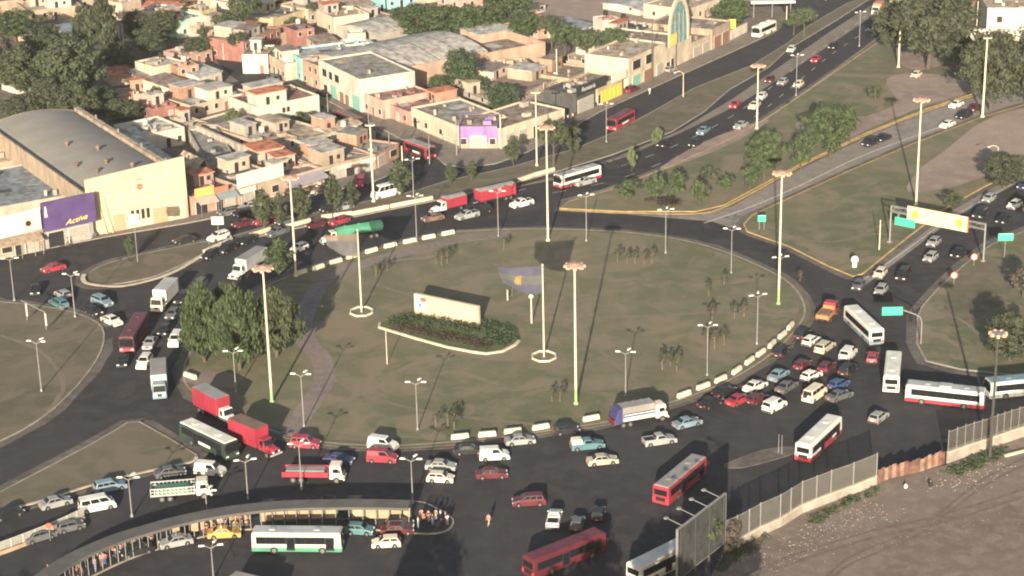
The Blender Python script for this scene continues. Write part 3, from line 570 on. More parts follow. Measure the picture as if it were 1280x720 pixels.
#=PART4=
# ------------------------------------------------------------------ the cars: kind, x, y, direction on the picture, colour, label
CT=[
# west-bound queue along the top of the roundabout
('pickup',731,232,-20,5,'silver','silver utility car overtaking beside the red and white coach'),
('pickup',652,259,-20,5,'white','white pickup car behind the long red covered trailer'),
('pickup',584,274,-20,5,'silver','silver estate alongside the red covered lorry, nearer the island blocks'),
('sedan',541,277,-20,4,'brown','brown saloon just below the white cab of the red covered lorry'),
('wagon',601,268,-20,5,'black','dark estate in the shade under the red covered trailer'),
('sedan',424,281,-20,6,'red','red saloon between the low wall and the green tanker'),
('hatch',394,286,-20,6,'maroon','maroon hatchback left of the red saloon by the green tanker'),
('pickup',347,295,-20,7,'grey','grey pickup in front of the gap in the cream low wall'),
('hatch',308,306,-20,9,'black','black hatchback beyond the grey-topped white box truck'),
('suv',284,316,-20,10,'black','black estate with white headlamps left of the box truck cab'),
('hatch',262,324,-20,11,'black','small black car at the tip of the traffic island'),
('hatch',374,315,-20,8,'white','white car half hidden by the lone columnar tree beside the masts'),
# side street
('wagon',274,301,-20,6,'white','white estate parked near the white street sign'),
('sedan',304,284,-20,5,'maroon','maroon saloon in the side street before the awning shops'),
('sedan',330,281,-20,5,'red','faded red saloon parked right of the maroon one in the side street'),
('hatch',356,282,-20,6,'grey','small grey car beyond the low wall near the cream headed mast'),
('hatch',284,270,-20,4,'grey','grey hatchback parked in front of the dark awning'),
('pickup',312,263,-20,5,'silver','silver pickup parked under the long white shop sign'),
('hatch',302,271,-20,4,'black','black hatchback squeezed between the cars before the white signed shop'),
('sedan',67,340,-20,5,'red','bright red saloon alone in the side street before the purple sign'),
('sedan',231,305,-20,4,'black','black saloon in the side street beyond the traffic island tree'),
('van',92,303,-20,4,'teal','teal van parked at the kerb under the purple sign'),
('wagon',105,300,-20,4,'grey','grey estate parked nearest the cream theatre front'),
('van',451,233,-4,10,'red','round-nosed red van parked in front of the corner shop row'),
('minibus',482,247,-20,5,'white','white minibus at the kerb right of the slender mast'),
('hatch',430,263,-20,4,'silver','silver hatchback by the verge trees behind the low wall'),
('hatch',412,266,-20,5,'black','dark hatchback among the verge trees, left of a silver one'),
('sedan',403,121,-20,-9,'black','black car parked far up the cross street by the green gate'),
('van',341,103,-20,-10,'grey','grey van at the shady far end of the cross street'),
('pickup',735,136,20,-8,'black','black pickup parked before the shop with the black sign'),
('wagon',790,116,20,-8,'maroon','dark red car parked right of the yellow shop'),
('hatch',838,91,20,-9,'silver','silver hatchback parked under the arched facade'),
# left of the cross road, heading into it
('sedan',45,367,-3,16,'black','black saloon facing the viewer near the far left grass island'),
('hatch',79,373,-14,-8,'silver','silver hatchback, the farther of two cars side by side behind the street lamp'),
('wagon',74,384,-14,-8,'teal','teal and white estate, the nearer of two side by side behind the street lamp'),
('wagon',128,382,20,8,'lightblue','light blue saloon waiting just below the traffic island'),
('hatch',117,394,20,9,'black','black hatchback between the light blue saloon and the grass kerb'),
('sedan',140,406,20,9,'white','white saloon waiting left of the dark red bus roof'),
('sedan',154,456,-4,16,'black','black car with lamps lit right in front of the dark red bus'),
('sedan',188,434,-10,16,'silver','silver saloon between the dark red bus and the big trees'),
('hatch',206,418,-12,16,'black','dark hatchback behind the silver saloon near the big trees'),
('van',220,431,-8,14,'white','white van half hidden by the leaves of the big trees'),
('wagon',181,458,-8,12,'white','white and dark taxi just left of the blue box lorry'),
('hatch',216,398,-14,16,'grey','grey hatchback behind the white van beside the tree crowns'),
('wagon',228,378,-14,15,'black','black estate next to the light box lorry at the tree edge'),
('hatch',250,360,-16,13,'grey','grey car following the light box lorry beyond the trees'),
# bottom left road
('van',263,594,20,2,'white','white van beyond the green laden slatted lorry'),
('minivan',122,638,20,-4,'white','white panel van in the lower left road beside a lamp post'),
('sedan',70,634,20,-5,'silver','silver saloon left of the white panel van'),
('wagon',138,614,20,-4,'lightblue','pale blue estate next to the cream kerb beyond the white panel van'),
('sedan',213,596,20,-3,'grey','dull grey saloon beyond the green laden lorry, by the cream kerb'),
('sedan',10,648,20,-6,'black','black saloon at the left edge beside the cream kerb'),
('hatch',88,664,20,-5,'grey','grey hatchback behind the white railing, right of the dim one'),
('sedan',50,676,20,-6,'grey','dim grey saloon close behind the white railing at left'),
('sedan',220,683,-20,4,'silver','silver saloon parked under the bus shelter edge'),
('sedan',171,694,-20,5,'black','black saloon beside the crowd at the shelter'),
('sedan',281,672,20,-1,'yellow','yellow and orange taxi at the shelter kerb'),
('hatch',450,668,20,1,'teal','teal hatchback just ahead of the white and green bus'),
('sedan',497,668,20,-1,'maroon','dark red saloon tucked behind the cream hatchback near the shelter end'),
('hatch',483,684,-20,1,'cream','cream hatchback beside the shelter end ahead of the green trimmed bus'),
('hatch',500,661,20,-1,'black','black hatchback in the shelter shade behind the dark red saloon'),
# bottom road
('suv',382,560,20,1,'red','red off-roader at the end of the brick path'),
('sedan',424,580,20,2,'navy','navy saloon beyond the cream cab of the red flatbed lorry'),
('van',479,562,20,3,'white','white van beyond the red minivan'),
('van',478,578,20,1,'red','red minivan alongside a white van near a three armed lamp'),
('sedan',551,588,20,1,'silver','silver saloon in the middle of three beyond the cream hatchback'),
('hatch',551,603,20,1,'cream','cream hatchback, nearest of a tight group right of the three armed lamp'),
('sedan',586,568,20,-1,'black','black saloon passing the first concrete block of the near row'),
('van',618,575,20,-1,'white','white van in the middle lane under the roundabout blocks'),
('sedan',615,598,20,-1,'maroon','maroon saloon with white roof glare below a white van'),
('sedan',650,556,20,-2,'silver','silver saloon against the kerb under the third concrete block'),
('hatch',708,543,20,-2,'black','black car behind the rear of the blue rubbish lorry'),
('pickup',734,562,20,-2,'teal','teal pickup with a cream canopy over its bed'),
('sedan',753,581,20,-2,'beige','beige saloon just below the teal pickup'),
('pickup',824,556,20,-3,'silver','silver pickup ahead of the beige saloon, below the rubbish lorry'),
('sedan',859,534,20,-5,'lightblue','light blue saloon in front of the rubbish lorry cab'),
('wagon',661,632,-20,1,'maroon','dark red saloon alone in the open bottom road'),
('pickup',693,654,4,-16,'white','white pickup with blue cab in shade at bottom centre'),
('hatch',748,648,4,-16,'black','black car with pale rear shelf beside the crimson bus'),
('hatch',722,660,5,-16,'grey','dark grey car between the white pickup and the black car'),
# jam on the right
('sedan',888,509,18,-8,'black','black saloon close to the last red car of the jam, left of it'),
('sedan',905,495,18,-9,'black','black saloon nearest the concrete blocks at the start of the jam'),
('sedan',923,505,18,-8,'red','bright red hatchback at the left end of the jam'),
('hatch',946,504,18,-8,'maroon','dark red hatchback between the bright red one and the white van'),
('sedan',944,488,18,-9,'white','white saloon behind the bright red hatchback'),
('van',968,513,16,-9,'white','white van at the near side of the jam'),
('hatch',976,445,14,-12,'black','black hatchback touching the concrete blocks in the middle of the jam'),
('sedan',973,474,16,-11,'lightblue','light blue saloon in the jam left of centre'),
('sedan',983,489,16,-10,'grey','grey saloon in the jam behind the white van'),
('hatch',1003,423,14,-12,'black','black hatchback at the end of the concrete blocks below the orange lorry'),
('hatch',1014,431,14,-9,'white','white hatchback in the jam just below the orange lorry'),
('wagon',1031,439,14,-10,'beige','beige estate right of the white hatchback in the jam'),
('van',1060,448,12,-13,'white','white van under the long white bus in the jam'),
('hatch',1003,461,14,-11,'maroon','maroon hatchback in the centre of the jam, left of its twin'),
('hatch',1033,464,14,-12,'maroon','dark maroon hatchback right of centre in the jam'),
('wagon',1060,467,14,-12,'black','black estate directly below the white van in the jam'),
('hatch',1014,475,16,-8,'white','small white hatchback beyond the white minibus in the jam'),
('minivan',1018,499,15,-11,'cream','cream minibus with a spare wheel on its back door'),
('hatch',1048,486,16,-8,'blue','blue hatchback in the jam right of the cream minibus'),
('sedan',1049,500,18,-6,'grey','dark grey saloon at the near right corner of the jam'),
('hatch',1090,452,2,-12,'red','red car with lit brake lamps between two white buses'),
('hatch',1098,527,12,-9,'silver','silver hatchback alone below the red striped bus'),
('hatch',1073,362,-10,13,'grey','grey hatchback at the mouth of the approach road'),
('hatch',1101,368,-10,13,'silver','silver hatchback left of the green sign on the arm'),
('hatch',1100,347,-10,12,'cream','cream hatchback entering the roundabout from the gantry road'),
('suv',1129,349,-10,12,'black','black off-roader entering the roundabout beside a cream hatchback'),
('hatch',1163,327,-12,10,'silver','silver hatchback below the gantry banner, the nearer of two'),
('hatch',1167,308,-12,10,'silver','silver hatchback right under the gantry banner, the farther of two'),
('sedan',1198,321,-12,10,'black','black saloon by the right gantry post'),
('hatch',1236,253,-12,9,'silver','silver car beyond the gantry on the far lane'),
('hatch',1268,261,-14,8,'white','white hatchback near the right edge behind the gantry'),
('suv',1225,272,-12,10,'black','black off-roader behind the right end of the gantry banner'),
('sedan',1254,279,-12,10,'black','black saloon beyond the green hanging sign'),
('sedan',1280,236,-12,9,'navy','navy saloon at the right edge of the gantry road'),
# fast road
('sedan',919,135,-14,12,'red','red saloon coming down the fast road in its upper lane'),
('hatch',952,125,-14,11,'white','white hatchback on the fast road behind a lamp post'),
('sedan',879,168,-14,10,'lightblue','pale blue saloon on the fast road beside the dashes'),
('sedan',926,161,-16,9,'silver','silver saloon in the near lane of the fast road'),
('sedan',831,184,-14,7,'black','black saloon with bright lamps on the fast road, farther lane'),
('hatch',869,184,-14,8,'black','black hatchback with bright lamps on the fast road, nearer lane'),
('sedan',943,136,-14,11,'cream','cream saloon on the fast road just in front of the white hatchback'),
('hatch',962,104,-12,11,'maroon','maroon hatchback on the fast road behind the tall cream mast'),
('sedan',1020,78,-12,10,'red','red saloon higher up the fast road'),
('hatch',1041,62,-12,10,'black','black hatchback above the red saloon on the fast road'),
('hatch',989,66,-10,11,'white','white hatchback on the shoulder lane by the far verge'),
('hatch',978,107,-12,9,'silver','silver hatchback low in the middle of the fast road'),
('hatch',998,110,-12,9,'cream','cream hatchback on the fast road near the kerb lamp'),
# ramp
('sedan',1195,135,-16,7,'white','white saloon on the ramp beneath the dark trees'),
('hatch',1218,140,-14,7,'maroon','maroon hatchback last on the ramp in tree shade'),
('suv',1205,149,-16,6,'black','black off-roader on the ramp between two white cars'),
('sedan',1184,160,-16,7,'white','white saloon on the near side of the ramp'),
('sedan',1104,177,-16,7,'black','black saloon on the ramp, right one of a pair'),
('suv',1088,183,-16,7,'black','black car on the ramp, left one of a pair'),
('hatch',1145,98,-12,8,'cream','cream and black car parked on the grass under the dark trees'),
]
ALLV=[]
for k,x,y,dx,dy,c,lab in CT:
    nm={'hatch':'hatchback','sedan':'saloon_car','wagon':'estate_car','suv':'offroad_car','van':'van','minivan':'van','minibus':'minibus','pickup':'pickup_truck'}[k]
    ct={'van':'van','minivan':'van','minibus':'minibus','pickup':'pickup'}.get(k,'car')
    on=.17 if lab.startswith('cream and black car parked') else .035
    t=T(nm,lab,ct,g(x,y-1.5,on),heading(x,y,dx,dy),'vehicles in the traffic around the roundabout')
    car(t,k,c,tail='brake' in lab)
    if 'canopy' in lab: ob('canopy',MB().box(-2.35,-.7,-.78,.78,1.0,1.75,.12,.12),paint('cream'),t,bevel=.05)
    if 'spare wheel' in lab: ob('spare_wheel',MB().tube((-2.62,.3,1.2),(-2.48,.3,1.2),.36,n=14),TYRE,t)
    if k=='sedan' and 'taxi' in lab: ob('roof_sign',MB().box(-.5,-.3,-.3,.3,1.42,1.58),paint('white'),t)
    if 'blue cab' in lab: ob('roof_box',MB().box(-.3,.4,-.5,.5,1.58,1.7),paint('lightblue'),t)
def vb(lab,x,y,dx,dy,*a,**k):
    t=T('bus',lab,'bus',g(x,y,.035),heading(x,y,dx,dy),'buses in the traffic'); bus(t,*a,**k); return t
vb('red and white coach coming off the fast road with a long window band',722,229,-67,19,11.0,'white','red','roofgrey',coach=True)
vb('dark red bus facing the viewer left of the big trees',169,426,-30,50,11.5,'maroon','red','maroon')
vb('white bus with dark sides and cream roof beside the red lorries',262,561,66,32,11.2,'bottle','bottle','white',panel='white')
vb('white bus with a green skirt parked in front of the shelter',373,687,110,1,11.7,'cream','green','steel')
vb('long white bus pushing into the roundabout beside the orange lorry',1079,417,-40,-38,11.5,'white','lightblue','white')
vb('short white bus seen from behind next to the red striped bus',1115,476,4,-42,10.4,'cream','white','white')
vb('white bus with a red stripe and grey roof below the green field',1181,505,-108,-12,11.6,'white','red','steel',coach=True)
vb('white and pale blue bus cut by the right edge of the picture',1278,493,-100,10,11.5,'white','steel','lightblue')
vb('white and red bus with a white roof seen from behind near the divider',1023,560,48,-46,11.5,'white','red','white',panel='red')
vb('bright red bus seen from behind alone in the bottom road',850,612,55,-46,11.5,'red','red','tarp')
vb('crimson bus in deep shade at the bottom edge',706,705,95,-38,12,'maroon','maroon','maroon')
vb('white roofed bus behind the edge-on billboard',832,712,95,-48,12,'white','steel','white')
vb('red bus with a pale front in the upper side street',776,158,-40,22,9.5,'red','red','maroon',panel='white')
vb('white coach with tinted windows at the top of the side street',955,43,-38,17,9.5,'white','white','white',coach=True)
vb('red bus with a white face at the mouth of the cross street',525,195,22,8,8.5,'red','maroon','tarp',panel='white')
vb('maroon bus halfway up the cross street',437,158,24,11,9.0,'maroon','maroon','brown')
def vt(lab,x,y,dx,dy,*a,nm='lorry',**k):
    t=T(nm,lab,'trailer' if nm=='trailer' else 'lorry',g(x,y,.035),heading(x,y,dx,dy),'lorries in the traffic'); truck(t,*a,**k); return t
vt('white cabbed lorry with a short red covered body by the low wall',560,264,-50,13,7.6,'conv','white','covered','red',top='tarp',H=3.2)
vt('long red covered trailer with a grey tarpaulin behind the white cabbed lorry',617,252,-60,14,9.2,'conv','white','covered','red',trailer=True,top='tarp',H=3.4,nm='trailer')
vt('lorry with a bright green tank and a cream cab',440,300,-80,14,12.2,'conv','cream','tank','green')
vt('white box lorry with a flat grey roof behind the lone columnar tree',310,340,-55,34,10.5,'conv','white','box','steel',top='tarp',H=3.2)
vt('light box lorry behind the dark red bus',206,381,-26,28,8.6,'flat','cream','box','white',top='steel',H=3.5)
vt('blue fronted box lorry with a grey roof facing the viewer',200,487,1,50,9.2,'flat','lightblue','box','steel',top='tarp',H=3.5,W=2.45)
vt('red box lorry with a pale roof, the one nearer the big trees',272,522,58,32,9.6,'conv','white','box','red',top='roofgrey',H=3.9,W=2.5)
vt('red lorry with a brown roof and a long red bonnet',320,561,60,26,9.2,'conv','red','box','red',top='brown',H=3.9,W=2.5)
vt('red flatbed lorry with a cream cab in the bottom road',393,600,80,1,8.6,'flat','cream','flat','red',top='brown',load='tarp')
vt('white cabbed lorry with grey slatted sides and a green load',227,622,76,-6,8.2,'flat','cream','slat','steel',load='darkgreen')
vt('blue and white rubbish lorry with a cream cab against the island kerb',798,528,78,-14,8.8,'flat','cream','compactor','navy')
vt('small orange and red lorry at the right end of the roundabout',1034,399,22,-24,5.8,'flat','red','flat','orange',top='brown',load='brown',W=2.1)
vt('orange and white lorry at the top end of the fast road',1097,17,-10,10,6.6,'flat','white','box','orange',H=3.0,W=2.3)
vt('white topped van body at the bottom edge below the white and green bus',318,752,40,10,6.5,'flat','white','box','white',top='tarp',H=3.0)
#=PART5=
# ------------------------------------------------------------------ masts, lamps, poles, signs
def mast(x,y,ty,label,head='round',r=.2,green=False,col=POLEW,group='tall lighting masts'):
    h=hm(x,y,y-ty); t=T('lighting_mast',label,'lighting mast',g(x,y,.16),0,group)
    ob('pole',MB().tube((0,0,0),(0,0,h),r,r*.62,n=10),col,t,smooth=False)
    ob('foot',MB().lathe((0,0,0),[(r*2,0),(r*2,.25),(r*1.2,.4)],8),POLEG if green else col,t)
    if green: ob('painted_base',MB().tube((0,0,.3),(0,0,2.6),r+.03,r+.02,n=10),POLEG,t)
    if head=='round':
        hd=ob('lamp_ring',MB().lathe((0,0,h-.25),[(.5,-.15),(1.3,0),(1.35,.18),(.6,.3),(.1,.42)],14),HEADM,t)
        for k in range(8):
            a=k*math.pi/4; ob('floodlight',MB().box(-.3,.3,-.26,.26,-.18,.14,.05,.05),HEADM,hd,loc=(1.35*math.cos(a),1.35*math.sin(a),h-.22),rz=a)
    elif head=='tee':
        hd=ob('cross_arm',MB().box(-.9,.9,-.12,.12,h-.15,h+.05),POLEW,t)
        for k in (-.8,0,.8): ob('floodlight',MB().box(k-.2,k+.2,-.3,.2,h-.05,h+.25),STEEL,hd)
mast(340,503,338,'tall cream mast with a green foot just right of the big trees',green=True)
mast(720,505,335,'tall cream mast with a green foot near the island kerb at centre',green=True)
mast(973,380,219,'tall cream mast with a green foot at the right end of the island',green=True)
mast(685,301,161,'tall cream mast on the far side of the island beside the coach')
mast(1145,256,126,'tall cream mast rising behind the gantry banner')
mast(370,345,223,'tall cream mast by the lone columnar tree in front of the shops')
mast(946,161,82,'cream mast on the grass edge of the fast road',r=.2)
mast(1228,146,49,'cream mast by the ramp under the villa',head='tee',r=.24)
mast(1123,84,0,'cream mast on the grass under the dark trees at top right',head='tee',r=.22)
mast(467,252,158,'slender cream mast standing at the white minibus',head='tee',r=.2)
mast(671,207,117,'slender cream pole with a small cross arm by the corner trees',head='tee',r=.16)
t=T('lighting_mast','dark weathered mast with a ring of brown lamps by the palisade fence','lighting mast',g(1237,574),0,'tall lighting masts')
hh=hm(1237,574,574-420); ob('pole',MB().tube((0,0,0),(0,0,hh),.24,.15,n=10),mat('dark_pole',(.05,.05,.05),.8,.1),t)
hd=ob('lamp_ring',MB().lathe((0,0,hh-.1),[(.2,-.1),(1.1,0),(1.1,.12),(.1,.2)],12),STEEL,t)
for k in range(7): a=k*.9; ob('floodlight',MB().box(-.24,.24,-.22,.22,-.3,.15,.05,.05),HEADM,hd,loc=(1.05*math.cos(a),1.05*math.sin(a),hh),rz=a)
def plain_pole(x,y,ty,label,r=.12,m=POLEW,z=.16,cat='pole',extra=None,h=None):
    h=h or hm(x,y,y-ty); t=T('utility_pole' if cat=='pole' else cat.replace(' ','_'),label,cat,g(x,y,z)); ob('shaft',MB().tube((0,0,0),(0,0,h),r,r*.7,n=8),m,t)
    ob('cap',MB().lathe((0,0,h),[(r*.9,0),(r*1.1,.06),(.01,.14)],8),m,t)
    if extra=='ball': ob('ball_lamp',MB().lathe((0,0,h-.25),[(.1,-.35),(.42,-.15),(.45,.1),(.2,.35)],10),POLEW,t)
    if extra=='arms':
        for z_ in (h-.3,h-1.1): ob('cross_arm',MB().box(-.9,.9,-.06,.06,z_-.06,z_+.06),BARK,t)
    if extra=='curve':
        m_=MB(); p=Vector((0,0,h)); 
        for k in range(5):
            q=p+Vector((-.35,0,.3-.12*k)); m_.tube(p,q,.06,n=6); p=q
        ob('curved_arm',m_,m,t); ob('lamp_head',MB().box(p.x-.5,p.x+.1,-.16,.16,p.z-.1,p.z+.08,.05,.05),POLEW,t)
    return t
# --- flags and their poles
def flagpole(x,y,ty,label,w,hf,flag):
    h=hm(x,y,y-ty); t=T('flagpole',label,'flagpole',g(x,y,.16),0,'flagpoles on the island')
    ob('pole',MB().tube((0,0,0),(0,0,h),.14,.09,n=10),POLEW,t); ob('finial',MB().lathe((0,0,h),[(.1,0),(.2,.12),(.05,.3)],8),POLEW,t)
    P=[(2.0*math.cos(a),1.9*math.sin(a)*1.2) for a in [k*math.pi/4+math.pi/8 for k in range(8)]]
    kb=T('octagonal_kerb','white octagonal kerb round the foot of the '+flag+' flagpole','kerb ring',g(x,y,.16)); ob('ring',MB().sweep(P,.28,0,.28,closed=True),K_white,kb)
    return t,h
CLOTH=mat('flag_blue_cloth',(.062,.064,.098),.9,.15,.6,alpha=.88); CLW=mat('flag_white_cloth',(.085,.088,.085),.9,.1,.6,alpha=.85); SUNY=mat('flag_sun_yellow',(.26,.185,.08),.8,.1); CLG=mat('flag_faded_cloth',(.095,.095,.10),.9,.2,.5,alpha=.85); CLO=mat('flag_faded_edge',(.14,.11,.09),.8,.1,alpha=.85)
def flag(label,x,y,h,w,hf,bands,sun,lean):
    t=T('flag',label,'flag',g(x,y,.16)); n=14
    def pt(u,v): # u along the fly, v down
        return (-u*w*(1-.12*v), .55*math.sin(u*7+v*1.2)*u+lean*u*2, h-.1-v*hf*(1-.42*u*u)-u*u*.5-.15*math.sin(u*5))
    for k,(v0,v1,m) in enumerate(bands):
        vs=[];fs=[]
        for i in range(n+1):
            for v in (v0,(v0+v1)/2,v1): vs.append(pt(i/n,v))
        for i in range(n):
            for j in range(2): fs.append((i*3+j,i*3+j+1,i*3+j+4,i*3+j+3))
        mb=MB(); mb.add(vs,fs); o=ob('stripe',mb,m,t,smooth=True)
    if sun:
        cx=pt(.55,.5); m=MB(); pts=[]
        for k in range(24):
            a=k*math.pi/12; r=.95 if k%2 else .62; pts.append((cx[0]+r*math.cos(a),cx[1]-.12+.35*math.cos(a),cx[2]+r*math.sin(a)))
        m.add(pts+[(p[0],p[1]-.02,p[2]) for p in pts],[tuple(range(24)),tuple(range(24,48))]); ob('sun_emblem',m,SUNY,t)
        f=[]; m2=MB()
        m2.lathe((cx[0],cx[1]-.17,cx[2]),[(.12,-.2),(.24,0),(.12,.2)],10); ob('sun_face',m2,mat('sun_face_brown',(.36,.22,.08),.8,0),t)
t,h=flagpole(680,446,334,'white flagpole carrying the blue and white flag',0,0,'blue and white'); flag('thin blue and white flag with a golden sun flying over the island',680,446,h,7.2,4.6,[(0,.333,CLOTH),(.333,.667,CLW),(.667,1,CLOTH)],True,.3)
t,h=flagpole(452,390,290,'white flagpole carrying the faded grey flag',0,0,'faded grey'); flag('thin faded grey flag flying in front of the green tank lorry',452,390,h-.4,5.8,4.0,[(0,.3,CLO),(.3,1,CLG)],False,.2)
plain_pole(664.5,404,369,'short white post with a round lamp near the flag',r=.14,extra='ball',cat='lamp post')
plain_pole(634.5,375,363,'stubby white post under the blue and white flag',r=.13,m=K_white)
plain_pole(484,455,413,'thin pale post in the grass below the planted bed',r=.07)
plain_pole(445,322,291+20,'thin green post at the concrete blocks by the faded flag',r=.07,m=POLEG)
# --- three-headed street lamps
def lamp(x,y,ty,label,a0=0.0,n=3,arm=1.15,group='street lamps with three heads'):
    h=hm(x,y,y-ty)-.2; t=T('street_lamp',label,'street lamp',g(x,y,.05),a0,group)
    ob('pole',MB().tube((0,0,0),(0,0,h),.10,.06,n=8),STEEL,t); ob('foot',MB().lathe((0,0,0),[(.22,0),(.22,.2),(.11,.5)],8),STEEL,t)
    for k in range(n):
        a=(math.pi,0.05,1.2)[k] if n==3 else 0; c,s=math.cos(a),math.sin(a); q=Vector((c*arm,s*arm,h+.35))
        ar=ob('arm',MB().tube((0,0,h-.1),(c*arm*.5,s*arm*.5,h+.2),.045,n=6).tube((c*arm*.5,s*arm*.5,h+.2),q,.045,n=6),STEEL,t)
        ob('lamp_head',MB().box(-.38,.42,-.17,.17,-.07,.09,.06,.04),mat('lamp_head_white',(.72,.70,.62),.5,0),ar,loc=q,rz=a,bevel=.03)
LP=[(522,538,479,'street lamp on the island near the lower concrete blocks, left of centre'),(380,534,469,'street lamp at the lower end of the brick path'),(782,495,441,'street lamp behind the blue rubbish lorry'),
(884,470,408,'street lamp in the grass behind the sixth to tenth concrete blocks'),(946,431,370,'street lamp on the right side of the island by the upper jam'),(914,342,287,'street lamp on the far right edge of the island opposite the ramp mouth'),
(832,317,263,'street lamp on the far edge of the island below the yellow kerb'),(733,302,245,'street lamp on the far edge of the island right of the tall mast'),(295,490,440,'street lamp in front of the big trees beside the red lorry'),
(18,376,324,'street lamp at the far left corner of the grass island'),(94,397,344,'street lamp behind the teal estate at the grass island'),(52,490,428,'street lamp in the middle of the left grass island'),
(516,630,575,'street lamp rising from the end of the shelter roof'),(310,624,576,'street lamp between the slatted lorry and the red flatbed'),(377,612,556,'street lamp in front of the red flatbed lorry'),
(165,646,598,'street lamp right of the white panel van'),(267,724,683,'street lamp at the bottom edge under the yellow taxi'),(521,303,246,'street lamp among the far concrete blocks below the minibus'),
(623,296,240,'street lamp at the far blocks in front of the red trailer'),(517,247,200,'street lamp on the verge right of the minibus'),(975,348,322,'street lamp just behind the mast at the right end of the island'),(259,643,614,'street lamp before the cab of the slatted lorry'),
(758,178,131,'street lamp on the verge in front of the red side street bus'),(995,120,70,'street lamp on the kerb of the fast road, middle one'),(1074,58,16,'street lamp on the kerb of the fast road, upper one')]
for i,(x,y,ty,l) in enumerate(LP): lamp(x,y,ty,l,random.uniform(-.25,.35))
for x,y,ty,l in [(854,121,92,'curved arm lamp on the verge opposite the arched facade'),(1246,214,185,'curved arm lamp near the right end of the grass corner')]: plain_pole(x,y,ty,l,r=.1,cat='street lamp',extra='curve')
for x,y,ty,l in [(626,186,144,'white concrete pole in front of the violet corner shop'),(571,194,150,'grey pole left of the violet corner shop'),(462,178,138,'slim grey pole beside the cross street near the maroon bus'),(410,140,118,'slim pole at the kerb by the turquoise front'),
 (537,205,170,'slim grey pole on the corner by the red and white faced bus'),(487,196,165,'slim pole on the pavement of the low corner shop'),(503,206,183,'short pole at the curb of the low corner shop'),(771,97,55,'dark pole behind the yellow shop, left of a pair'),(767,97,60,'dark pole behind the yellow shop, right of a pair'),(815,103,24,'tall dark pole in front of the two storey cream front'),
 (845,85,48,'brown pole under the orange sign of the arched facade'),(138,54,20,'white pole between dark trees at top left'),(150,60,32,'whitish pole left of a pair of masts at top left'),(155,58,30,'whitish pole right in a pair of masts at top left'),(320,30,-4,'tall pale pole behind the red roofed house'),(280,75,55,'thin pole at the far cross street bend'),(696,100,62,'white trunk-like pole between the park trees'),
 (1221,32,2,'pole standing before the white villa wall'),(983,30,8,'pole at the top of the side street by the coach'),(1099,312,276,'thin post left of the gantry on the grass'),(1032,0,-20,'pole at the very top beside the ramp')]:
    plain_pole(x,y,ty,l,r=.11 if 'slim' in l or 'thin' in l else .15,m=BARK if 'dark' in l or 'brown' in l else (STEEL if 'grey' in l or 'slim' in l else POLEW),extra='arms' if 'dark pole' in l else None)
SG=mat('green_sign_face',(.05,.55,.28),.6,.05,2); SW=mat('white_sign_face',(.56,.53,.46),.6,.05,2); SBAN=mat('banner_cream',(.62,.50,.32),.7,.06,1.5); SUN=mat('banner_yellow',(.80,.62,.05),.7,0); SRED=mat('sign_red',(.62,.10,.06),.6,0)
def text(s,size,m,parent,loc,rot=(math.pi/2,0,0),name='lettering',ext=.01,sx=1.0,shear=0.0):
    cu=D.curves.new(name,'FONT'); cu.body=s; cu.size=size; cu.extrude=ext; cu.align_x='CENTER'; cu.align_y='CENTER'; cu.shear=shear; cu.resolution_u=3
    o=D.objects.new(name,cu); C.scene.collection.objects.link(o); dg=C.evaluated_depsgraph_get()
    me=D.meshes.new_from_object(o.evaluated_get(dg)); D.objects.remove(o); r=link(name,me,m,parent); r.location=loc; r.rotation_euler=rot; r.scale=(sx,1,1)
    return r
for t_,x_,y_ in PENDTXT: text('TRANSPORTE S.A.',.38,paint('navy'),t_,(x_,y_,1.4))
# gantry over the approach road
A=g(1112,303,.1); B=g(1229,327,.1); dr=math.atan2(B.y-A.y,B.x-A.x); L=(B-A).length
ha=hm(1112,303,303-257)
t=T('sign_gantry','grey steel gantry with truss beam spanning the approach road','gantry',A,dr)
for x in (0,L): 
    ob('post',MB().tube((x,0,0),(x,0,ha),.16,.14,n=8),STEEL,t); ob('foot',MB().box(x-.35,x+.35,-.35,.35,0,.25),K_grey,t)
tr=MB(); 
for z in (ha-.1,ha-1.1):
    for y in (-.3,.3): tr.box(0,L,y-.05,y+.05,z-.05,z+.05)
nb=int(L/1.1)
for k in range(nb):
    x0,x1=k*L/nb,(k+1)*L/nb
    for y in (-.3,.3): tr.tube((x0,y,ha-.1 if k%2 else ha-1.1),(x1,y,ha-1.1 if k%2 else ha-.1),.035,n=5)
ob('truss_beam',tr,STEEL,t)
bx0=L*.19; bx1=L*.83
t=T('banner','long cream banner with a yellow disc at each end on the gantry','banner',A,dr)
ob('panel',MB().box(bx0,bx1,-.62,-.42,ha-2.1,ha+.75),SBAN,t,bevel=.02)
ob('end_edge',MB().box(bx1,bx1+.12,-.66,-.4,ha-2.1,ha+.75),SRED,t)
for x in (bx0+1.6,bx1-1.6): ob('yellow_disc',MB().tube((x,-.66,ha-.65),(x,-.62,ha-.65),.72,n=20),SUN,t)
text('BIENVENIDOS',1.15,mat('banner_pale_lettering',(.74,.50,.34),.8,0),t,((bx0+bx1)/2,-.64,ha-.65),sx=.95)
t=T('green_road_sign','green road sign hanging under the left end of the gantry banner','road sign',A,dr); ob('plate',MB().box(L*.07,L*.07+4.0,-.9,-.8,ha-3.2,ha-1.7,0,0),SG,t,bevel=.03); ob('hanger',MB().box(L*.07+.5,L*.07+.62,-.8,-.3,ha-2,ha-1),STEEL,t)
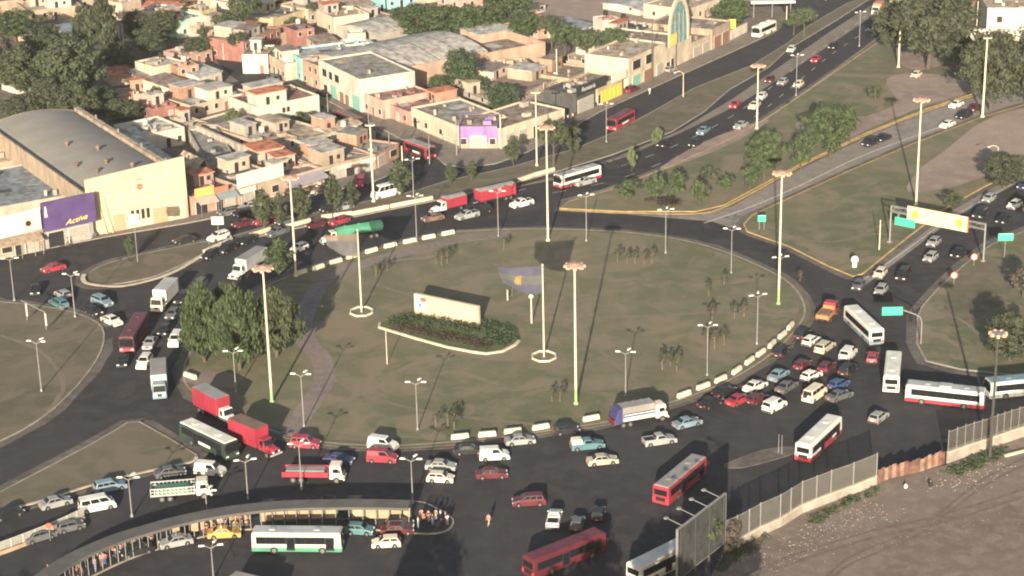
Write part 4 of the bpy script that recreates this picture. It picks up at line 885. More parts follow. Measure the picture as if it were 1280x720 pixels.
def roadsign(x0,y0,x1,y1,ybase,label,legs=2,m=SG,nm='green_road_sign',th=.08,txt=None,h0=None):
    """panel spans picture box x0..x1,y0..y1; posts reach the ground at ybase"""
    a=g(x0,ybase,.16); b=g(x1,ybase,.16); L=(b-a).length; k=(ybase-y1); z0=hm(x0,ybase,ybase-y1); z1=hm(x0,ybase,ybase-y0)
    t=T(nm,label,'road sign' if 'green' in nm else 'sign',a,math.atan2(b.y-a.y,b.x-a.x)*.2); ob('plate',MB().box(0,L,-th,0,z0,z1),m,t,bevel=.02)
    ob('plate_edge',MB().box(.08,L-.08,-th-.012,-th-.004,z1-.12,z1-.06),SW if m==SG else BLACKP,t)
    for q in ([.2,.8] if legs==2 else [.5]): ob('post',MB().tube((L*q,.05,0),(L*q,.05,z1-.1),.06,n=6),STEEL,t)
    if txt: text(txt,(z1-z0)*.55,BLACKP,t,(L/2,-th-.02,(z0+z1)/2),sx=.9)
    return t
roadsign(947,269,957,277,287,'small green road sign on two legs at the ramp mouth')
roadsign(165,268,179,281,328,'white street sign on a tall pole on the traffic island',legs=1,m=SW,nm='street_sign',txt='RUTA')
roadsign(267,271,282,281,312,'white street sign on a pole at the tip of the traffic island',legs=1,m=SW,nm='street_sign',txt='CALLE')
roadsign(1246,292,1265,301,322,'green road sign right of the gantry above the field kerb',legs=1)
# green sign on a curved arm
bs=g(1151,430,.16); t=T('curved_signpost','curved grey arm and post holding the green sign over the road','sign post',bs); h1=hm(1151,430,33); 
pA=Vector((0,0,0)); P=[Vector((0,0,0)),Vector((0,0,h1*.8)),Vector((-.3,0,h1*1.0)),Vector((-1.2,0,h1*1.13)),Vector((-3.0,0,h1*1.28))]
m=MB(); 
for a,b in zip(P,P[1:]): m.tube(a,b,.09,n=8)
ob('bent_post',m,STEEL,t)
t=T('green_road_sign','green sign plate hung from the curved arm over the roundabout exit','road sign',bs+Vector((-5.0,0,h1*1.28))); ob('plate',MB().box(-1.5,1.8,-.12,-.04,-.75,.65),SG,t,bevel=.03); ob('bracket',MB().box(1.2,2.3,-.04,.04,-.05,.05),STEEL,t)
for x,y,ty,l in [(1217,333,321,'round red and white sign right of the lane at the gantry'),(1192,356,344,'round red and white sign nearer the roundabout mouth')]:
    t=T('round_sign',l,'road sign',g(x,y,.05)); h=hm(x,y,y-ty); ob('post',MB().tube((0,.04,0),(0,.04,h),.05,n=6),STEEL,t); ob('disc',MB().tube((0,-.05,h),(0,.0,h),.62,n=18),SRED,t); ob('disc_face',MB().tube((0,-.075,h),(0,-.06,h),.45,n=18),SW,t)
t=T('keep_sign','white arched marker sign at the kerb tip below the gantry','sign',g(1068,334,.16)); ob('panel',MB().prism([(-.38,0),(.38,0),(.38,1.0),(.62,1.1),(.62,1.7),(.35,2.05),(0,2.15),(-.35,2.05),(-.62,1.7),(-.62,1.1),(-.38,1.0)],-.1,.1),SW,t); ob('blue_disc',MB().tube((0,-.14,1.55),(0,-.105,1.55),.3,n=14),mat('sign_blue',(.1,.25,.5),.6,0),t)
# goal-like frame with two white boards at the left island
a=g(34,400,.16); b=g(58,412,.16); t=T('board_frame','pale post frame with two small white boards on the left island','sign frame',a,math.atan2(b.y-a.y,b.x-a.x)); L=(b-a).length
hf=hm(34,400,22); ob('beam',MB().box(-1.5,L,-.06,.06,hf-.1,hf+.05),STEEL,t)
for q,zz in ((0.0,hf),(L,hf)): ob('post',MB().tube((q,0,0),(q,0,zz),.07,n=6),STEEL,t); ob('white_board',MB().box(q+.05,q+.5,-.1,-.04,hf-2.4,hf-.2),SW,t)
for x,y,l in [(973,566,'thin dark post on the divider, left of two'),(977,567,'thin dark post on the divider, right of two')]: plain_pole(x,y,y-22,l,r=.06,m=STEEL)
# --- island monument wall and planted bed
a=g(518,392,.16); b=g(598,409,.16); aa=math.atan2(b.y-a.y,b.x-a.x); L=(b-a).length; hw=hm(518,392,25)
t=T('monument_wall','long cream wall with a red and a blue emblem in the planted bed','wall sign',a,aa)
ob('slab',MB().box(0,L,0,.7,0,hw),mat('monument_plaster',(.50,.39,.27),.9,.08,.5),t,bevel=.06)
ob('emblem_panel',MB().box(.25,2.3,-.03,0,.9,hw-.15),SW,t)
ob('red_emblem',MB().tube((1.3,-.07,hw-.75),(1.3,-.03,hw-.75),.42,n=16),SRED,t).scale=(1.5,1,1)
ob('blue_emblem',MB().prism([(.9,hw-1.5),(1.6,hw-1.5),(1.55,hw-2.0),(1.25,hw-2.3),(.95,hw-2.0)],-.07,-.03),mat('emblem_blue',(.06,.22,.42),.7,0),t)
BED=[(477,409),(484,402),(500,396),(520,391),(600,400),(640,408),(650,420),(648,430),(630,440),(606,443),(580,438),(540,428)]
o,P=sheet('planted_bed',BED,.22,G_green,smooth=True,k=3,skirt=.2)
kb=struct('bed_kerb',MB().sweep([(g(x,y).x,g(x,y).y) for x,y in [(475,406),(474,411),(520,425),(560,436),(592,442),(608,444),(628,441),(644,433),(649,428)]],.45,.1,.45),K_cream)
#=PART6=
# ------------------------------------------------------------------ vegetation
def leafm(name,c1,c2):
    m=mat(name,c1,0.75,0.0,0.9,col2=c2,spec=.15,det=3); n=m.node_tree; b=n.nodes['Principled BSDF']; out=n.nodes['Material Output']
    tr=n.nodes.new('ShaderNodeBsdfTranslucent'); tr.inputs[0].default_value=(c2[0]*.9,c2[1]*.95,c2[2]*.5,1); mx=n.nodes.new('ShaderNodeMixShader'); mx.inputs[0].default_value=.22
    n.links.new(b.outputs[0],mx.inputs[1]); n.links.new(tr.outputs[0],mx.inputs[2]); n.links.new(mx.outputs[0],out.inputs[0]); return m
LV={'olive':leafm('leaf_olive',(0.0512,0.0659,0.039),(0.0976,0.1122,0.0671)),'green':leafm('leaf_green',(.048,.070,.034),(.092,.122,.062)),'dark':leafm('leaf_dark',(0.0512,0.0634,0.0415),(0.0915,0.1013,0.0634)),
    'pale':leafm('leaf_pale',(0.0915,0.122,0.061),(0.1464,0.1769,0.0915)),'bronze':leafm('leaf_bronze',(0.0732,0.0671,0.0549),(0.122,0.1037,0.0854)),'hedge':leafm('leaf_hedge',(0.0415,0.0634,0.0366),(0.0793,0.1074,0.061)),'bloom':leafm('leaf_reddish',(.05,.045,.035),(.09,.07,.055))}
_CR={}
def crown(key,W,H,z0,ncl,nl,ls,shape='round',seed=0,cr=.2):
    if key in _CR: return _CR[key]
    R=random.Random(seed+hash(key[0])%1 +len(key)); R=random.Random(str(key)); m=MB(); 
    cl=[]
    for i in range(ncl):
        while True:
            p=Vector((R.uniform(-1,1),R.uniform(-1,1),R.uniform(-1,1)))
            if p.length<=1 and (p.length>.45 or R.random()<.35): break
        z=(p.z+1)/2
        if shape=='cone': k=(1-z)**.6*1.15+.12; p.x*=k; p.y*=k
        elif shape=='col': k=min(1,(1.05-z)*2.2)*min(1,(z+.25)*1.6); p.x*=k; p.y*=k
        elif shape=='umb': z=.35+z*.6; p.z=z*2-1
        rr=cr*R.uniform(.6,1.45); lump=1+.18*math.sin(3*math.atan2(p.y,p.x)+seed)
        cl.append((Vector((p.x*W/2*.9*lump,p.y*W/2*.9*lump,z0+z*H*.92+.04*H)),rr*W/2*1.1))
    for c,r in cl:
        for j in range(nl):
            d=Vector((R.gauss(0,1),R.gauss(0,1),R.gauss(0,.75))); d=d/max(1e-3,d.length)*r*(R.random()**.45)
            p=c+d; nrm=(d.normalized()+Vector((R.uniform(-.7,.7),R.uniform(-.7,.7),R.uniform(-.3,.8)))).normalized()
            
            if shape=='cone' and z0<1.3:
                th=R.uniform(0,6.28); s=ls*R.uniform(.7,1.5); u=Vector((math.cos(th)*.35+p.x*.05,math.sin(th)*.35+p.y*.05,1)).normalized()*s*1.5; v=Vector((-math.sin(th),math.cos(th),0))*s*.42
                m.add([p-u,p-v,p+u,p+v],[(0,1,2,3)]); continue
            q=nrm.to_track_quat('Z','Y'); s=ls*R.uniform(.6,1.35); a=R.uniform(0,6.28); u=q@Vector((math.cos(a),math.sin(a),0))*s; v=q@Vector((-math.sin(a),math.cos(a),0))*s*.6
            m.add([p-u,p-v*.9+u*.1,p+u,p+v],[(0,1,2,3)])
    me=D.meshes.new('crown'); me.from_pydata(m.v,[],m.f); _CR[key]=me; return me
def trunk(H,r,spread,z1,seed=0,bare=False):
    R=random.Random(seed); m=MB(); bend=Vector((R.uniform(-.04,.04)*H,R.uniform(-.04,.04)*H,H*z1*.55)); m.tube((0,0,0),bend,r,r*.75,n=8); top=Vector((bend.x,bend.y,H*z1)); m.tube(bend,top,r*.75,r*.45,n=7)
    for k in range(5 if not bare else 9):
        a=k*1.35+R.random(); s=bend.lerp(top,R.uniform(.1,1)); e=s+Vector((math.cos(a)*spread*R.uniform(.5,1),math.sin(a)*spread*R.uniform(.5,1),H*R.uniform(.15,.35))); m.tube(s,e,r*.4,r*.12,n=5)
        if bare:
            for j in range(2): m.tube(s.lerp(e,.6),e+Vector((R.uniform(-1,1),R.uniform(-1,1),R.uniform(.1,.8)))*spread*.4,r*.15,r*.05,n=4)
    return m.mesh('trunk')
KIND={'oval':dict(W=6,H=8,z0=.5,ncl=110,nl=70,ls=.2,shape='round',cr=.24),'big':dict(W=9,H=9,z0=1.7,ncl=110,nl=85,ls=.24,shape='round',cr=.20),'wil':dict(W=8,H=10,z0=1.2,ncl=150,nl=75,ls=.23,shape='cone',cr=.15),'col':dict(W=3,H=6.4,z0=.9,ncl=60,nl=42,ls=.20,shape='col',cr=.3),
 'small':dict(W=4,H=3.2,z0=1.0,ncl=38,nl=42,ls=.20,shape='round',cr=.25),'umb':dict(W=8,H=6,z0=2.5,ncl=75,nl=50,ls=.28,shape='umb',cr=.2),'bush':dict(W=3,H=2,z0=.05,ncl=26,nl=40,ls=.17,shape='round',cr=.28),'cone':dict(W=5,H=11,z0=1.2,ncl=95,nl=52,ls=.26,shape='cone',cr=.2),'thin':dict(W=2.4,H=3.4,z0=1.2,ncl=20,nl=22,ls=.14,shape='round',cr=.24)}
TOTH={'oval':8.6,'big':11.2,'wil':11.6,'col':7.3,'small':4.2,'umb':8.5,'bush':2.05,'cone':12.2,'thin':4.6}
_TR={}
def tree(kind,x,y,wpx,ytop,leaf,label,z=.15,group=None,cat='tree',lean=0):
    sc=(g(x+1,y)-g(x,y)).length; Wm=wpx*sc; Hm=hm(x,y,(y-ytop)); K=KIND[kind]; v=random.randrange(2)
    return tree_at(kind,g(x,y,z),Wm,Hm,leaf,label,group,cat,v)
def tree_at(kind,loc,Wm,Hm,leaf,label,group=None,cat='tree',v=0):
    K=KIND[kind]; nm={'bush':'bush','col':'columnar_tree','cone':'conifer_tree','wil':'willow_tree'}.get(kind,'tree')
    if kind=='bush': cat='bush'
    t=T(nm,label,cat,loc,random.uniform(0,6.28),group)
    t.scale=(Wm/K['W']*.95,Wm/K['W']*.95,Hm/TOTH[kind])
    cr=link('crown',crown((kind,v),seed=v*17+3,**K),LV[leaf],t)
    if (kind,v) not in _TR: _TR[(kind,v)]=trunk(K['H']+K['z0'],.26 if K['W']>5 else .11,K['W']*.3,.62,seed=v+5)
    link('trunk',_TR[(kind,v)],BARK,t)
    return t
TG={'i':'big trees on the left of the island','c':'columnar trees of the verge','r':'young trees on the grass triangle','p':'park trees behind the shops','l':'trees among the left houses','d':'dark trees around the villa'}
TREES=[('small',214,126,16,112,'green','small yard tree left of the brick cube tower','l'),('small',286,120,18,104,'olive','small yard tree right of the white annex','l'),('small',330,130,16,116,'dark','small dark tree at the cross street bend','l'),('small',270,200,18,184,'olive','small tree inside the walled yard by the warehouse','l'),('small',322,212,16,198,'dark','small dark tree right of the ruined wall','l'),('small',408,168,16,152,'olive','small tree behind the cream end wall','l'),('small',476,118,16,104,'green','small tree behind the pink house','l'),('oval',235,212,18,194,'dark','dark tree in the alley beside the theatre','l'),('small',365,40,22,22,'green','small tree among the top centre houses','l'),('small',230,16,20,0,'dark','dark tree between the top left houses','l'),('small',458,10,20,-6,'green','small green tree at the top centre','l'),('small',396,204,18,190,'green','small tree on the rubble plots','l'),('oval',62,150,56,96,'dark','dark round tree pressed against the theatre roof, left part','l'),('oval',100,152,54,100,'olive','olive round tree pressed against the theatre roof, right part','l'),('oval',150,92,44,52,'dark','dark rounded tree above the red tile roof','l'),('oval',172,50,40,12,'dark','dark rounded tree right of the tall conifer','l'),('wil',256,452,74,350,'green','big feathery tree on the island, leftmost of the clump','i'),('wil',300,462,84,352,'green','big feathery tree on the island, middle and nearest of the clump','i'),('wil',346,446,80,356,'olive','big feathery tree on the island, rightmost of the clump','i'),('wil',284,432,64,350,'olive','feathery tree at the back of the island clump','i'),
('col',350,349,34,296,'green','lone columnar tree at the end of the island block row',None),
('col',330,289,26,234,'olive','columnar tree on the verge under the long white shop sign','c'),('col',351,286,18,238,'olive','slim columnar tree right beside a cream mast','c'),('col',377,279,24,228,'olive','columnar tree on the verge before the pinkish awning shop','c'),('col',419,270,22,216,'olive','columnar tree on the verge before the tan shop front','c'),('col',440,262,20,226,'dark','dark short columnar tree left of the white minibus','c'),('col',501,246,30,198,'olive','columnar tree on the verge right of the white minibus','c'),('col',563,231,16,202,'olive','small columnar tree on the verge, left of a pair opposite the violet corner','c'),('col',590,226,16,200,'olive','small columnar tree on the verge, right of a pair opposite the violet corner','c'),('col',642,206,22,168,'olive','columnar tree on the corner left of the cream pole','c'),('umb',692,208,46,150,'olive','wide tree in front of the cream row shops','c'),('col',717,196,22,150,'dark','dark tree beside the cream row shops, right of the wide one','c'),('small',164,327,14,294,'green','small green tree on the traffic island',None),
('small',790,214,14,184,'pale','thin leafless looking sapling on the upper verge','c'),('small',820,184,16,160,'pale','wispy sapling on the upper verge beside the red bus','c'),
('big',955,226,54,160,'green','round bright green tree beside the fast road, left of two big ones','r'),('big',1038,197,70,124,'green','broad bright green tree by the ramp, the biggest of the triangle','r'),('small',1001,214,36,168,'green','lower bright green tree between the two big ones','r'),
('small',783,251,34,226,'green','young bushy tree at the left end of the triangle row','r'),('small',820,254,28,217,'green','young tree second from the left in the triangle row','r'),('small',845,250,30,216,'green','young tree third from the left in the triangle row','r'),('small',875,258,26,225,'green','young tree nearest the yellow kerb in the triangle row','r'),('small',909,240,26,219,'green','young tree behind the one nearest the yellow kerb','r'),('small',937,236,30,208,'green','young tree right at the foot of the bright round tree','r'),('bush',885,222,28,210,'olive','low olive bush behind the young tree row','r'),('bush',832,255,40,246,'bloom','low reddish brush at the middle of the young tree row','r'),
('bush',1094,124,20,107,'dark','dark bush alone in the triangle lawn','r'),
('big',1160,86,112,-22,'dark','huge dark tree crown over the fast road top','d'),('big',1122,68,62,-4,'dark','dark tree left under the huge crown beside the fast road','d'),('big',1196,88,52,40,'olive','olive round tree in front of the villa lane','d'),('big',1238,138,78,30,'dark','dark tree by the ramp under the villa, left of two','d'),('big',1290,142,80,24,'dark','dark tree by the ramp at the right edge','d'),('big',1200,20,60,-40,'olive','tree behind the lane at the very top right','d'),('big',1245,14,60,-30,'green','green tree behind the red roofed villa','d'),
('umb',1005,45,40,8,'olive','olive tree in the loop between side street and fast road',None),('umb',992,44,30,20,'green','green shrubby tree beside the white coach',None),
('big',915,35,54,-6,'green','full green tree behind the arched hall',None),('big',880,12,30,-20,'olive','tree behind the cream arcade at top',None),
('umb',705,82,44,30,'green','park tree, leftmost by the brick shed','p'),('umb',732,84,46,36,'olive','park tree in the middle with a white trunk','p'),('umb',763,82,46,34,'green','park tree at the right end above the yellow shop','p'),('umb',690,62,36,18,'olive','park tree at the back left','p'),('small',770,92,26,62,'olive','low park tree beside the dark poles','p'),
('big',632,36,66,-14,'green','tall tree behind the terracotta yard','p'),('big',655,52,46,10,'green','tree next to the brick shed','p'),('oval',520,46,70,4,'green','broad tree behind the barrel roof, leftmost of three','p'),('oval',556,50,66,6,'green','broad tree behind the barrel roof, middle of three','p'),('oval',592,48,56,4,'green','broad tree behind the barrel roof, rightmost of three','p'),
('oval',577,118,46,60,'hedge','dense oval tree in front of the terracotta wall',None),('oval',548,118,30,92,'green','small green tree left of the dense oval one',None),('oval',630,142,48,104,'hedge','round dark green tree behind the violet corner shop',None),('small',603,120,26,96,'hedge','dark shrub tree in the yard behind the corner shops',None),('small',600,152,20,132,'green','small bush tree on the yard edge of the violet corner',None),
('big',92,136,84,40,'olive','massive olive tree behind the theatre roof','l'),('big',34,128,76,52,'olive','olive tree at the left edge behind the theatre','l'),('big',-4,110,70,40,'bronze','bronze tinted tree cut by the left edge','l'),('big',60,80,64,28,'dark','dark tree behind the massive olive one','l'),('big',20,52,64,10,'green','green tree at the upper left edge','l'),('cone',132,72,44,-14,'olive','tall conifer near the top left','l'),('big',110,62,40,4,'olive','tree left of the tall conifer','l'),('big',187,72,50,34,'olive','round olive tree above the red roof','l'),('big',205,50,44,10,'dark','dark tree left of the pink house','l'),('big',250,72,46,44,'olive','tree beside the mint house','l'),('umb',288,54,40,16,'olive','tree right of the yellow house','l'),('umb',310,48,44,-6,'olive','tree with a pale pole in front, above the red house','l'),('umb',300,74,34,40,'dark','dark tree left of the red and white house','l'),('small',255,50,16,32,'green','small round tree in front of the mint house','l'),
('oval',155,156,52,124,'olive','low trees in the dark gap behind the theatre roof','l'),('oval',128,142,46,108,'hedge','dark shrubs at the left of the gap behind the theatre roof','l'),('small',168,110,22,98,'green','flat green hedge tree below the red roof','l'),('cone',292,164,30,134,'pale','pale spiky palm-like tree by the white wall','l'),('oval',30,150,50,118,'dark','dark shrubs at the left end of the theatre roof','l'),('small',195,125,22,108,'dark','dark shrub above the red shed','l'),('bush',380,150,30,140,'olive','olive brush on the rubble roofs','l'),
('umb',395,26,30,2,'olive','tree behind the garage openings','l'),('big',340,20,40,-14,'olive','tree top at the upper centre left','l'),('small',545,138,40,122,'hedge','dark hedge tree in the corner yard','l'),
('small',1190,262,30,240,'dark','dark brush tree on the grass corner by the approach road',None),('oval',1256,234,62,192,'dark','dark thicket at the far end of the grass corner by the approach road',None),('oval',1262,450,72,388,'dark','dark dense tree behind the dark weathered mast on the field',None),('small',1278,372,40,332,'bronze','brown tree on the field at the right edge',None),('umb',1290,290,30,250,'bronze','bare brown tree at the right edge beyond the field',None)]
for k,x,y,wd,yt,lf,lab,gr in TREES: tree(k,x,y,wd,yt,lf,lab,group=TG.get(gr))
# dry little palms / shrubs on the island
SHR=[(545,330),(552,332),(559,329),(470,345),(477,342),(484,340),(772,328),(784,329),(794,330),(805,331),(815,329),(630,312),(905,356),(886,370),(890,400),(918,398),(930,396),(884,430),(905,432),(893,436),(828,462),(838,458),(846,464),(690,502),(700,502),(545,552-18),(560,534),(568,537),(640,470-100),(1000,352)]
names=['far left','left','middle','right','far right']
def dry(x,y,lab,grp):
    t=T('dry_shrub',lab,'dry shrub',g(x,y,.16),random.uniform(0,6.28),grp); s=random.uniform(.55,.8); t.scale=(s,s,s*.85)
    link('stem',_DS,mat('pinkish_stem',(.26,.17,.13),.95,.2,2),t); link('leaves',crown(('thin',0),seed=3,**KIND['thin']),LV['dark'],t)
_DS=trunk(4.4,.06,1.0,.6,seed=9,bare=True)
wh={0:'far left part',1:'upper left part',2:'far side',3:'right part',4:'lower part'}
dl=['dry shrub left of three in a tight row on the far left lawn','dry shrub in the middle of three on the far left lawn','dry shrub right of three on the far left lawn','dry shrub nearest the faded grey flag','dry shrub just right of the one at the faded flag','dry shrub third from the faded grey flag','dry palm first of five beyond the tall centre mast','dry palm second of five beyond the tall centre mast','dry palm third of five beyond the tall centre mast','dry palm fourth of five beyond the tall centre mast','dry palm fifth of five beyond the tall centre mast',
'dry shrub near the small flag shadow at the far blocks','dry shrub behind the lamp in the right of the lawn','dry shrub left of the lamp in the right lawn','dry shrub left of a pair above the lamp near the jam','dry shrub first of two right of the lamp head','dry shrub second of two right of the lamp head','dry shrub at the lamp pole above the sixth block','dry shrub right of the lamp pole above the blocks','dry shrub between two others near the lamp above the blocks','dry shrub left of three above the rubbish lorry','dry shrub centre of three above the rubbish lorry','dry shrub right of three above the rubbish lorry','dry shrub left of the green footed centre mast','dry shrub close to the green footed centre mast','dry shrub left of three near the lower kerb','dry shrub centre of three near the lower kerb','dry shrub right of three near the lower kerb','dry shrub beside the monument wall shadow','dry shrub at the right end of the lawn']
for (x,y),lab in zip(SHR,dl): dry(x,y,lab,'dry shrubs on the island lawn')
# planted bed: low hedging as stuff
def patch(name,pts,n,leaf,hh=.6,s=.16,z=.2):
    P=[g(x,y) for x,y in pts]; m=MB(); R=random.Random(name+str(len(pts))+str(pts[0]))
    xs=[p.x for p in P]; ys=[p.y for p in P]
    def inside(x,y):
        c=False; j=len(P)-1
        for i in range(len(P)):
            if (P[i].y>y)!=(P[j].y>y) and x<(P[j].x-P[i].x)*(y-P[i].y)/(P[j].y-P[i].y)+P[i].x: c=not c
            j=i
        return c
    k=0
    while k<n:
        x=R.uniform(min(xs),max(xs)); y=R.uniform(min(ys),max(ys))
        if not inside(x,y): continue
        k+=1; hz=hh*R.uniform(.4,1.2)
        for j in range(14):
            p=Vector((x+R.gauss(0,.25),y+R.gauss(0,.25),z+R.random()*hz)); q=Vector((R.gauss(0,1),R.gauss(0,1),R.gauss(.4,1))).normalized().to_track_quat('Z','Y'); u=q@Vector((s*R.uniform(.6,1.3),0,0)); v=q@Vector((0,s*.6,0))
            m.add([p-u,p-v,p+u,p+v],[(0,1,2,3)])
    o=ob(name,m,LV[leaf]); o['kind']='stuff'; return o
patch('hedge_planting',[(486,402),(510,395),(600,405),(640,412),(640,420),(590,418),(520,408),(482,408)],330,'hedge',.9)
patch('hedge_planting',[(486,407),(520,410),(590,424),(620,430),(610,438),(560,428),(500,414)],260,'bloom',.5)
patch('hedge_planting',[(610,405),(645,415),(648,426),(630,436),(605,430)],160,'hedge',.7)
patch('weeds',[(1010,650),(1060,622),(1095,612),(1100,618),(1060,634),(1015,660)],70,'green',.35)
patch('weeds',[(1180,592),(1235,565),(1262,560),(1250,575),(1200,598)],110,'green',.45)
patch('weeds',[(885,705),(930,682),(960,668),(962,678),(930,700),(900,718)],60,'olive',.5)
#=PART7=
# ------------------------------------------------------------------ buildings
DARKP=mat('window_dark',(.03,.03,.034),.3,0); SHUT=mat('rolling_shutter',(.30,.28,.25),.7,.15,2); SHG=mat('green_shutter',(.18,.36,.30),.8,.1,2); SHR_=mat('brown_shutter',(.22,.12,.09),.8,.1,2)
FRAME=mat('window_frame_pale',(.55,.50,.42),.8,.1,1)
def frame(x,y,x2,y2,z=.0):
    a=g(x,y); b=g(x2,y2); return a,math.atan2(b.y-a.y,b.x-a.x),(b-a).length
def opening(t,kind,x0,x1,z0,z1,m,y=0.0,side=None):
    """window or door on the front (y=0, facing -y)"""
    f=ob('window' if kind=='w' else 'door',MB().box(x0-.1,x1+.1,y-.07,y-.004,z0-(.1 if kind=='w' else 0),z1+.1),FRAME,t)
    ob('pane' if kind=='w' else 'leaf',MB().box(x0,x1,y-.1,y-.074,z0,z1),m,f)
def side_opening(t,kind,y0,y1,z0,z1,m,x,s):
    f=ob('window' if kind=='w' else 'door',MB().box(min(x+s*.004,x+s*.07),max(x+s*.004,x+s*.07),y0-.1,y1+.1,z0-.08,z1+.08),FRAME,t)
    ob('pane',MB().box(min(x+s*.074,x+s*.1),max(x+s*.074,x+s*.1),y0,y1,z0,z1),m,f)
def house(x,y,x2,y2,hp,dep,wall,roof,label,style='flat',front=None,win=None,door=None,side=2,par=.45,tank=False,cat='house',clutter=5,lab2=None):
    a,rz,L=frame(x,y,x2,y2); H=hm(x,y,hp); t=T('house' if cat=='house' else cat.replace(' ','_'),label,cat,a,rz); W=wallm(wall); R=roofm(roof); rr=random.Random(label)
    if style=='flat':
        m=MB().box(0,L,0,dep,0,H-par)
        ob('wall',m,W,t)
        pw=.22; pm=MB().box(0,L,0,pw,H-par,H).box(0,L,dep-pw,dep,H-par,H).box(0,pw,pw,dep-pw,H-par,H).box(L-pw,L,pw,dep-pw,H-par,H); ob('parapet',pm,W,t)
        rf=ob('roof',MB().box(pw,L-pw,pw,dep-pw,H-par,H-par+.04),R,t)
        for k in range(clutter):
            cx,cy=rr.uniform(.8,max(.9,L-1.2)),rr.uniform(.8,max(.9,dep-1.2)); s=rr.choice([.25,.35,.5,.9])
            ob('roof_box',MB().box(cx-s,cx+s,cy-s*.7,cy+s*.7,H-par+.04,H-par+.04+rr.uniform(.4,1.2)),rr.choice([W,R,wallm('concrete')]),rf)
        for q_ in range(2 if (L*dep>190) else 1):
          if rr.random()<.82 and L>6 and dep>6 and hp<27 and cat=='house':
            uw,ud=L*rr.uniform(.3,.5),dep*rr.uniform(.25,.45); ux=rr.uniform(.3,L-uw-.3); uy=(rr.uniform(dep*.5,dep-ud-.3) if q_==0 else rr.uniform(.4,max(.5,dep*.5-ud-.3))); uh=rr.uniform(2.2,3.0); z=H-par+.04
            ur=ob('upper_room',MB().box(ux,ux+uw,uy,uy+ud,z,z+uh),rr.choice([W,wallm('white'),wallm('peach'),wallm('brick'),wallm('concrete')]),t); ob('roof_slab',MB().box(ux-.25,ux+uw+.25,uy-.3,uy+ud+.2,z+uh,z+uh+.16),rr.choice([R,roofm('tile'),roofm('lightgrey')]),ur)
            ob('doorway',MB().box(ux+uw*.3,ux+uw*.3+.9,uy-.05,uy-.004,z,z+1.95),DARKP,ur)
            if uw>3.5: ob('opening',MB().box(ux+uw*.65,ux+uw*.65+.8,uy-.05,uy-.004,z+.9,z+1.8),DARKP,ur)
        for q_ in range(rr.randint(1,3)):
            if L<5 or dep<5: break
            sx=rr.uniform(.5,L*.6); sy=rr.uniform(.5,dep*.6); sw=rr.uniform(1.5,min(4,L*.38)); sd=rr.uniform(1.5,min(5,dep*.38)); z=H-par+.05+q_*.05
            ob('roof_patch',MB().box(sx,sx+sw,sy,sy+sd,z,z+.03),roofm(rr.choice(['rust','lightgrey','darkgrey','brown','sheet','tan'])),rf)
        zt=H-par
    elif style=='gable':      # ridge along the depth, gable on the front
        e=H*.68; ob('wall',MB().add([(0,0,0),(L,0,0),(L,0,e),(L/2,0,H),(0,0,e),(0,dep,0),(L,dep,0),(L,dep,e),(L/2,dep,H),(0,dep,e)],[(0,1,2,3,4),(9,8,7,6,5),(0,5,6,1),(1,6,7,2),(4,9,5,0),(2,7,8,3),(3,8,9,4)]),W,t)
        rf=MB(); o=.35; dz=(H-e)/(L/2)*o
        rf.hexa([(-o,-o,e-dz+.02),(L/2,-o,H+.02),(L/2,dep+o,H+.02),(-o,dep+o,e-dz+.02)],[(-o,-o,e-dz+.16),(L/2,-o,H+.16),(L/2,dep+o,H+.16),(-o,dep+o,e-dz+.16)])
        rf.hexa([(L/2,-o,H+.025),(L+o,-o,e-dz+.02),(L+o,dep+o,e-dz+.02),(L/2,dep+o,H+.025)],[(L/2,-o,H+.165),(L+o,-o,e-dz+.16),(L+o,dep+o,e-dz+.16),(L/2,dep+o,H+.165)]); rf=ob('roof',rf,R,t); zt=e
    elif style=='ridge':      # ridge parallel to the front
        e=H*.7; ob('wall',MB().add([(0,0,0),(L,0,0),(L,dep,0),(0,dep,0),(0,0,e),(L,0,e),(L,dep,e),(0,dep,e),(0,dep/2,H),(L,dep/2,H)],[(0,1,5,4),(2,3,7,6),(1,2,6,9,5),(3,0,4,8,7),(3,2,1,0),(4,5,9,8),(6,7,8,9)]),W,t)
        o=.35; dz=(H-e)/(dep/2)*o; rf=MB()
        rf.hexa([(-o,-o,e-dz+.02),(L+o,-o,e-dz+.02),(L+o,dep/2,H+.02),(-o,dep/2,H+.02)],[(-o,-o,e-dz+.16),(L+o,-o,e-dz+.16),(L+o,dep/2,H+.16),(-o,dep/2,H+.16)])
        rf.hexa([(-o,dep/2,H+.025),(L+o,dep/2,H+.025),(L+o,dep+o,e-dz+.02),(-o,dep+o,e-dz+.02)],[(-o,dep/2,H+.165),(L+o,dep/2,H+.165),(L+o,dep+o,e-dz+.16),(-o,dep+o,e-dz+.16)]); rf=ob('roof',rf,R,t); zt=e
    elif style=='slope':      # sheet roof falling to the back
        b=H*.75; ob('wall',MB().hexa([(0,0,0),(L,0,0),(L,dep,0),(0,dep,0)],[(0,0,b),(L,0,b),(L,dep,H-.02),(0,dep,H-.02)]),W,t)
        rf=ob('roof',MB().hexa([(-.25,-.3,b-.01),(L+.25,-.3,b-.01),(L+.25,dep+.2,H+.01),(-.25,dep+.2,H+.01)],[(-.25,-.3,b+.12),(L+.25,-.3,b+.12),(L+.25,dep+.2,H+.14),(-.25,dep+.2,H+.14)]),R,t); zt=b
    elif style in('barrelx','barrely'):
        n=12; e=H*.72; W_=L if style=='barrely' else dep; D_=dep if style=='barrely' else L
        arc=[(W_*k/n,e+(H-e)*math.sin(math.pi*k/n)) for k in range(n+1)]
        vs=[];
        def P3(u,w_,z): return (u,w_,z) if style=='barrely' else (w_,u,z)
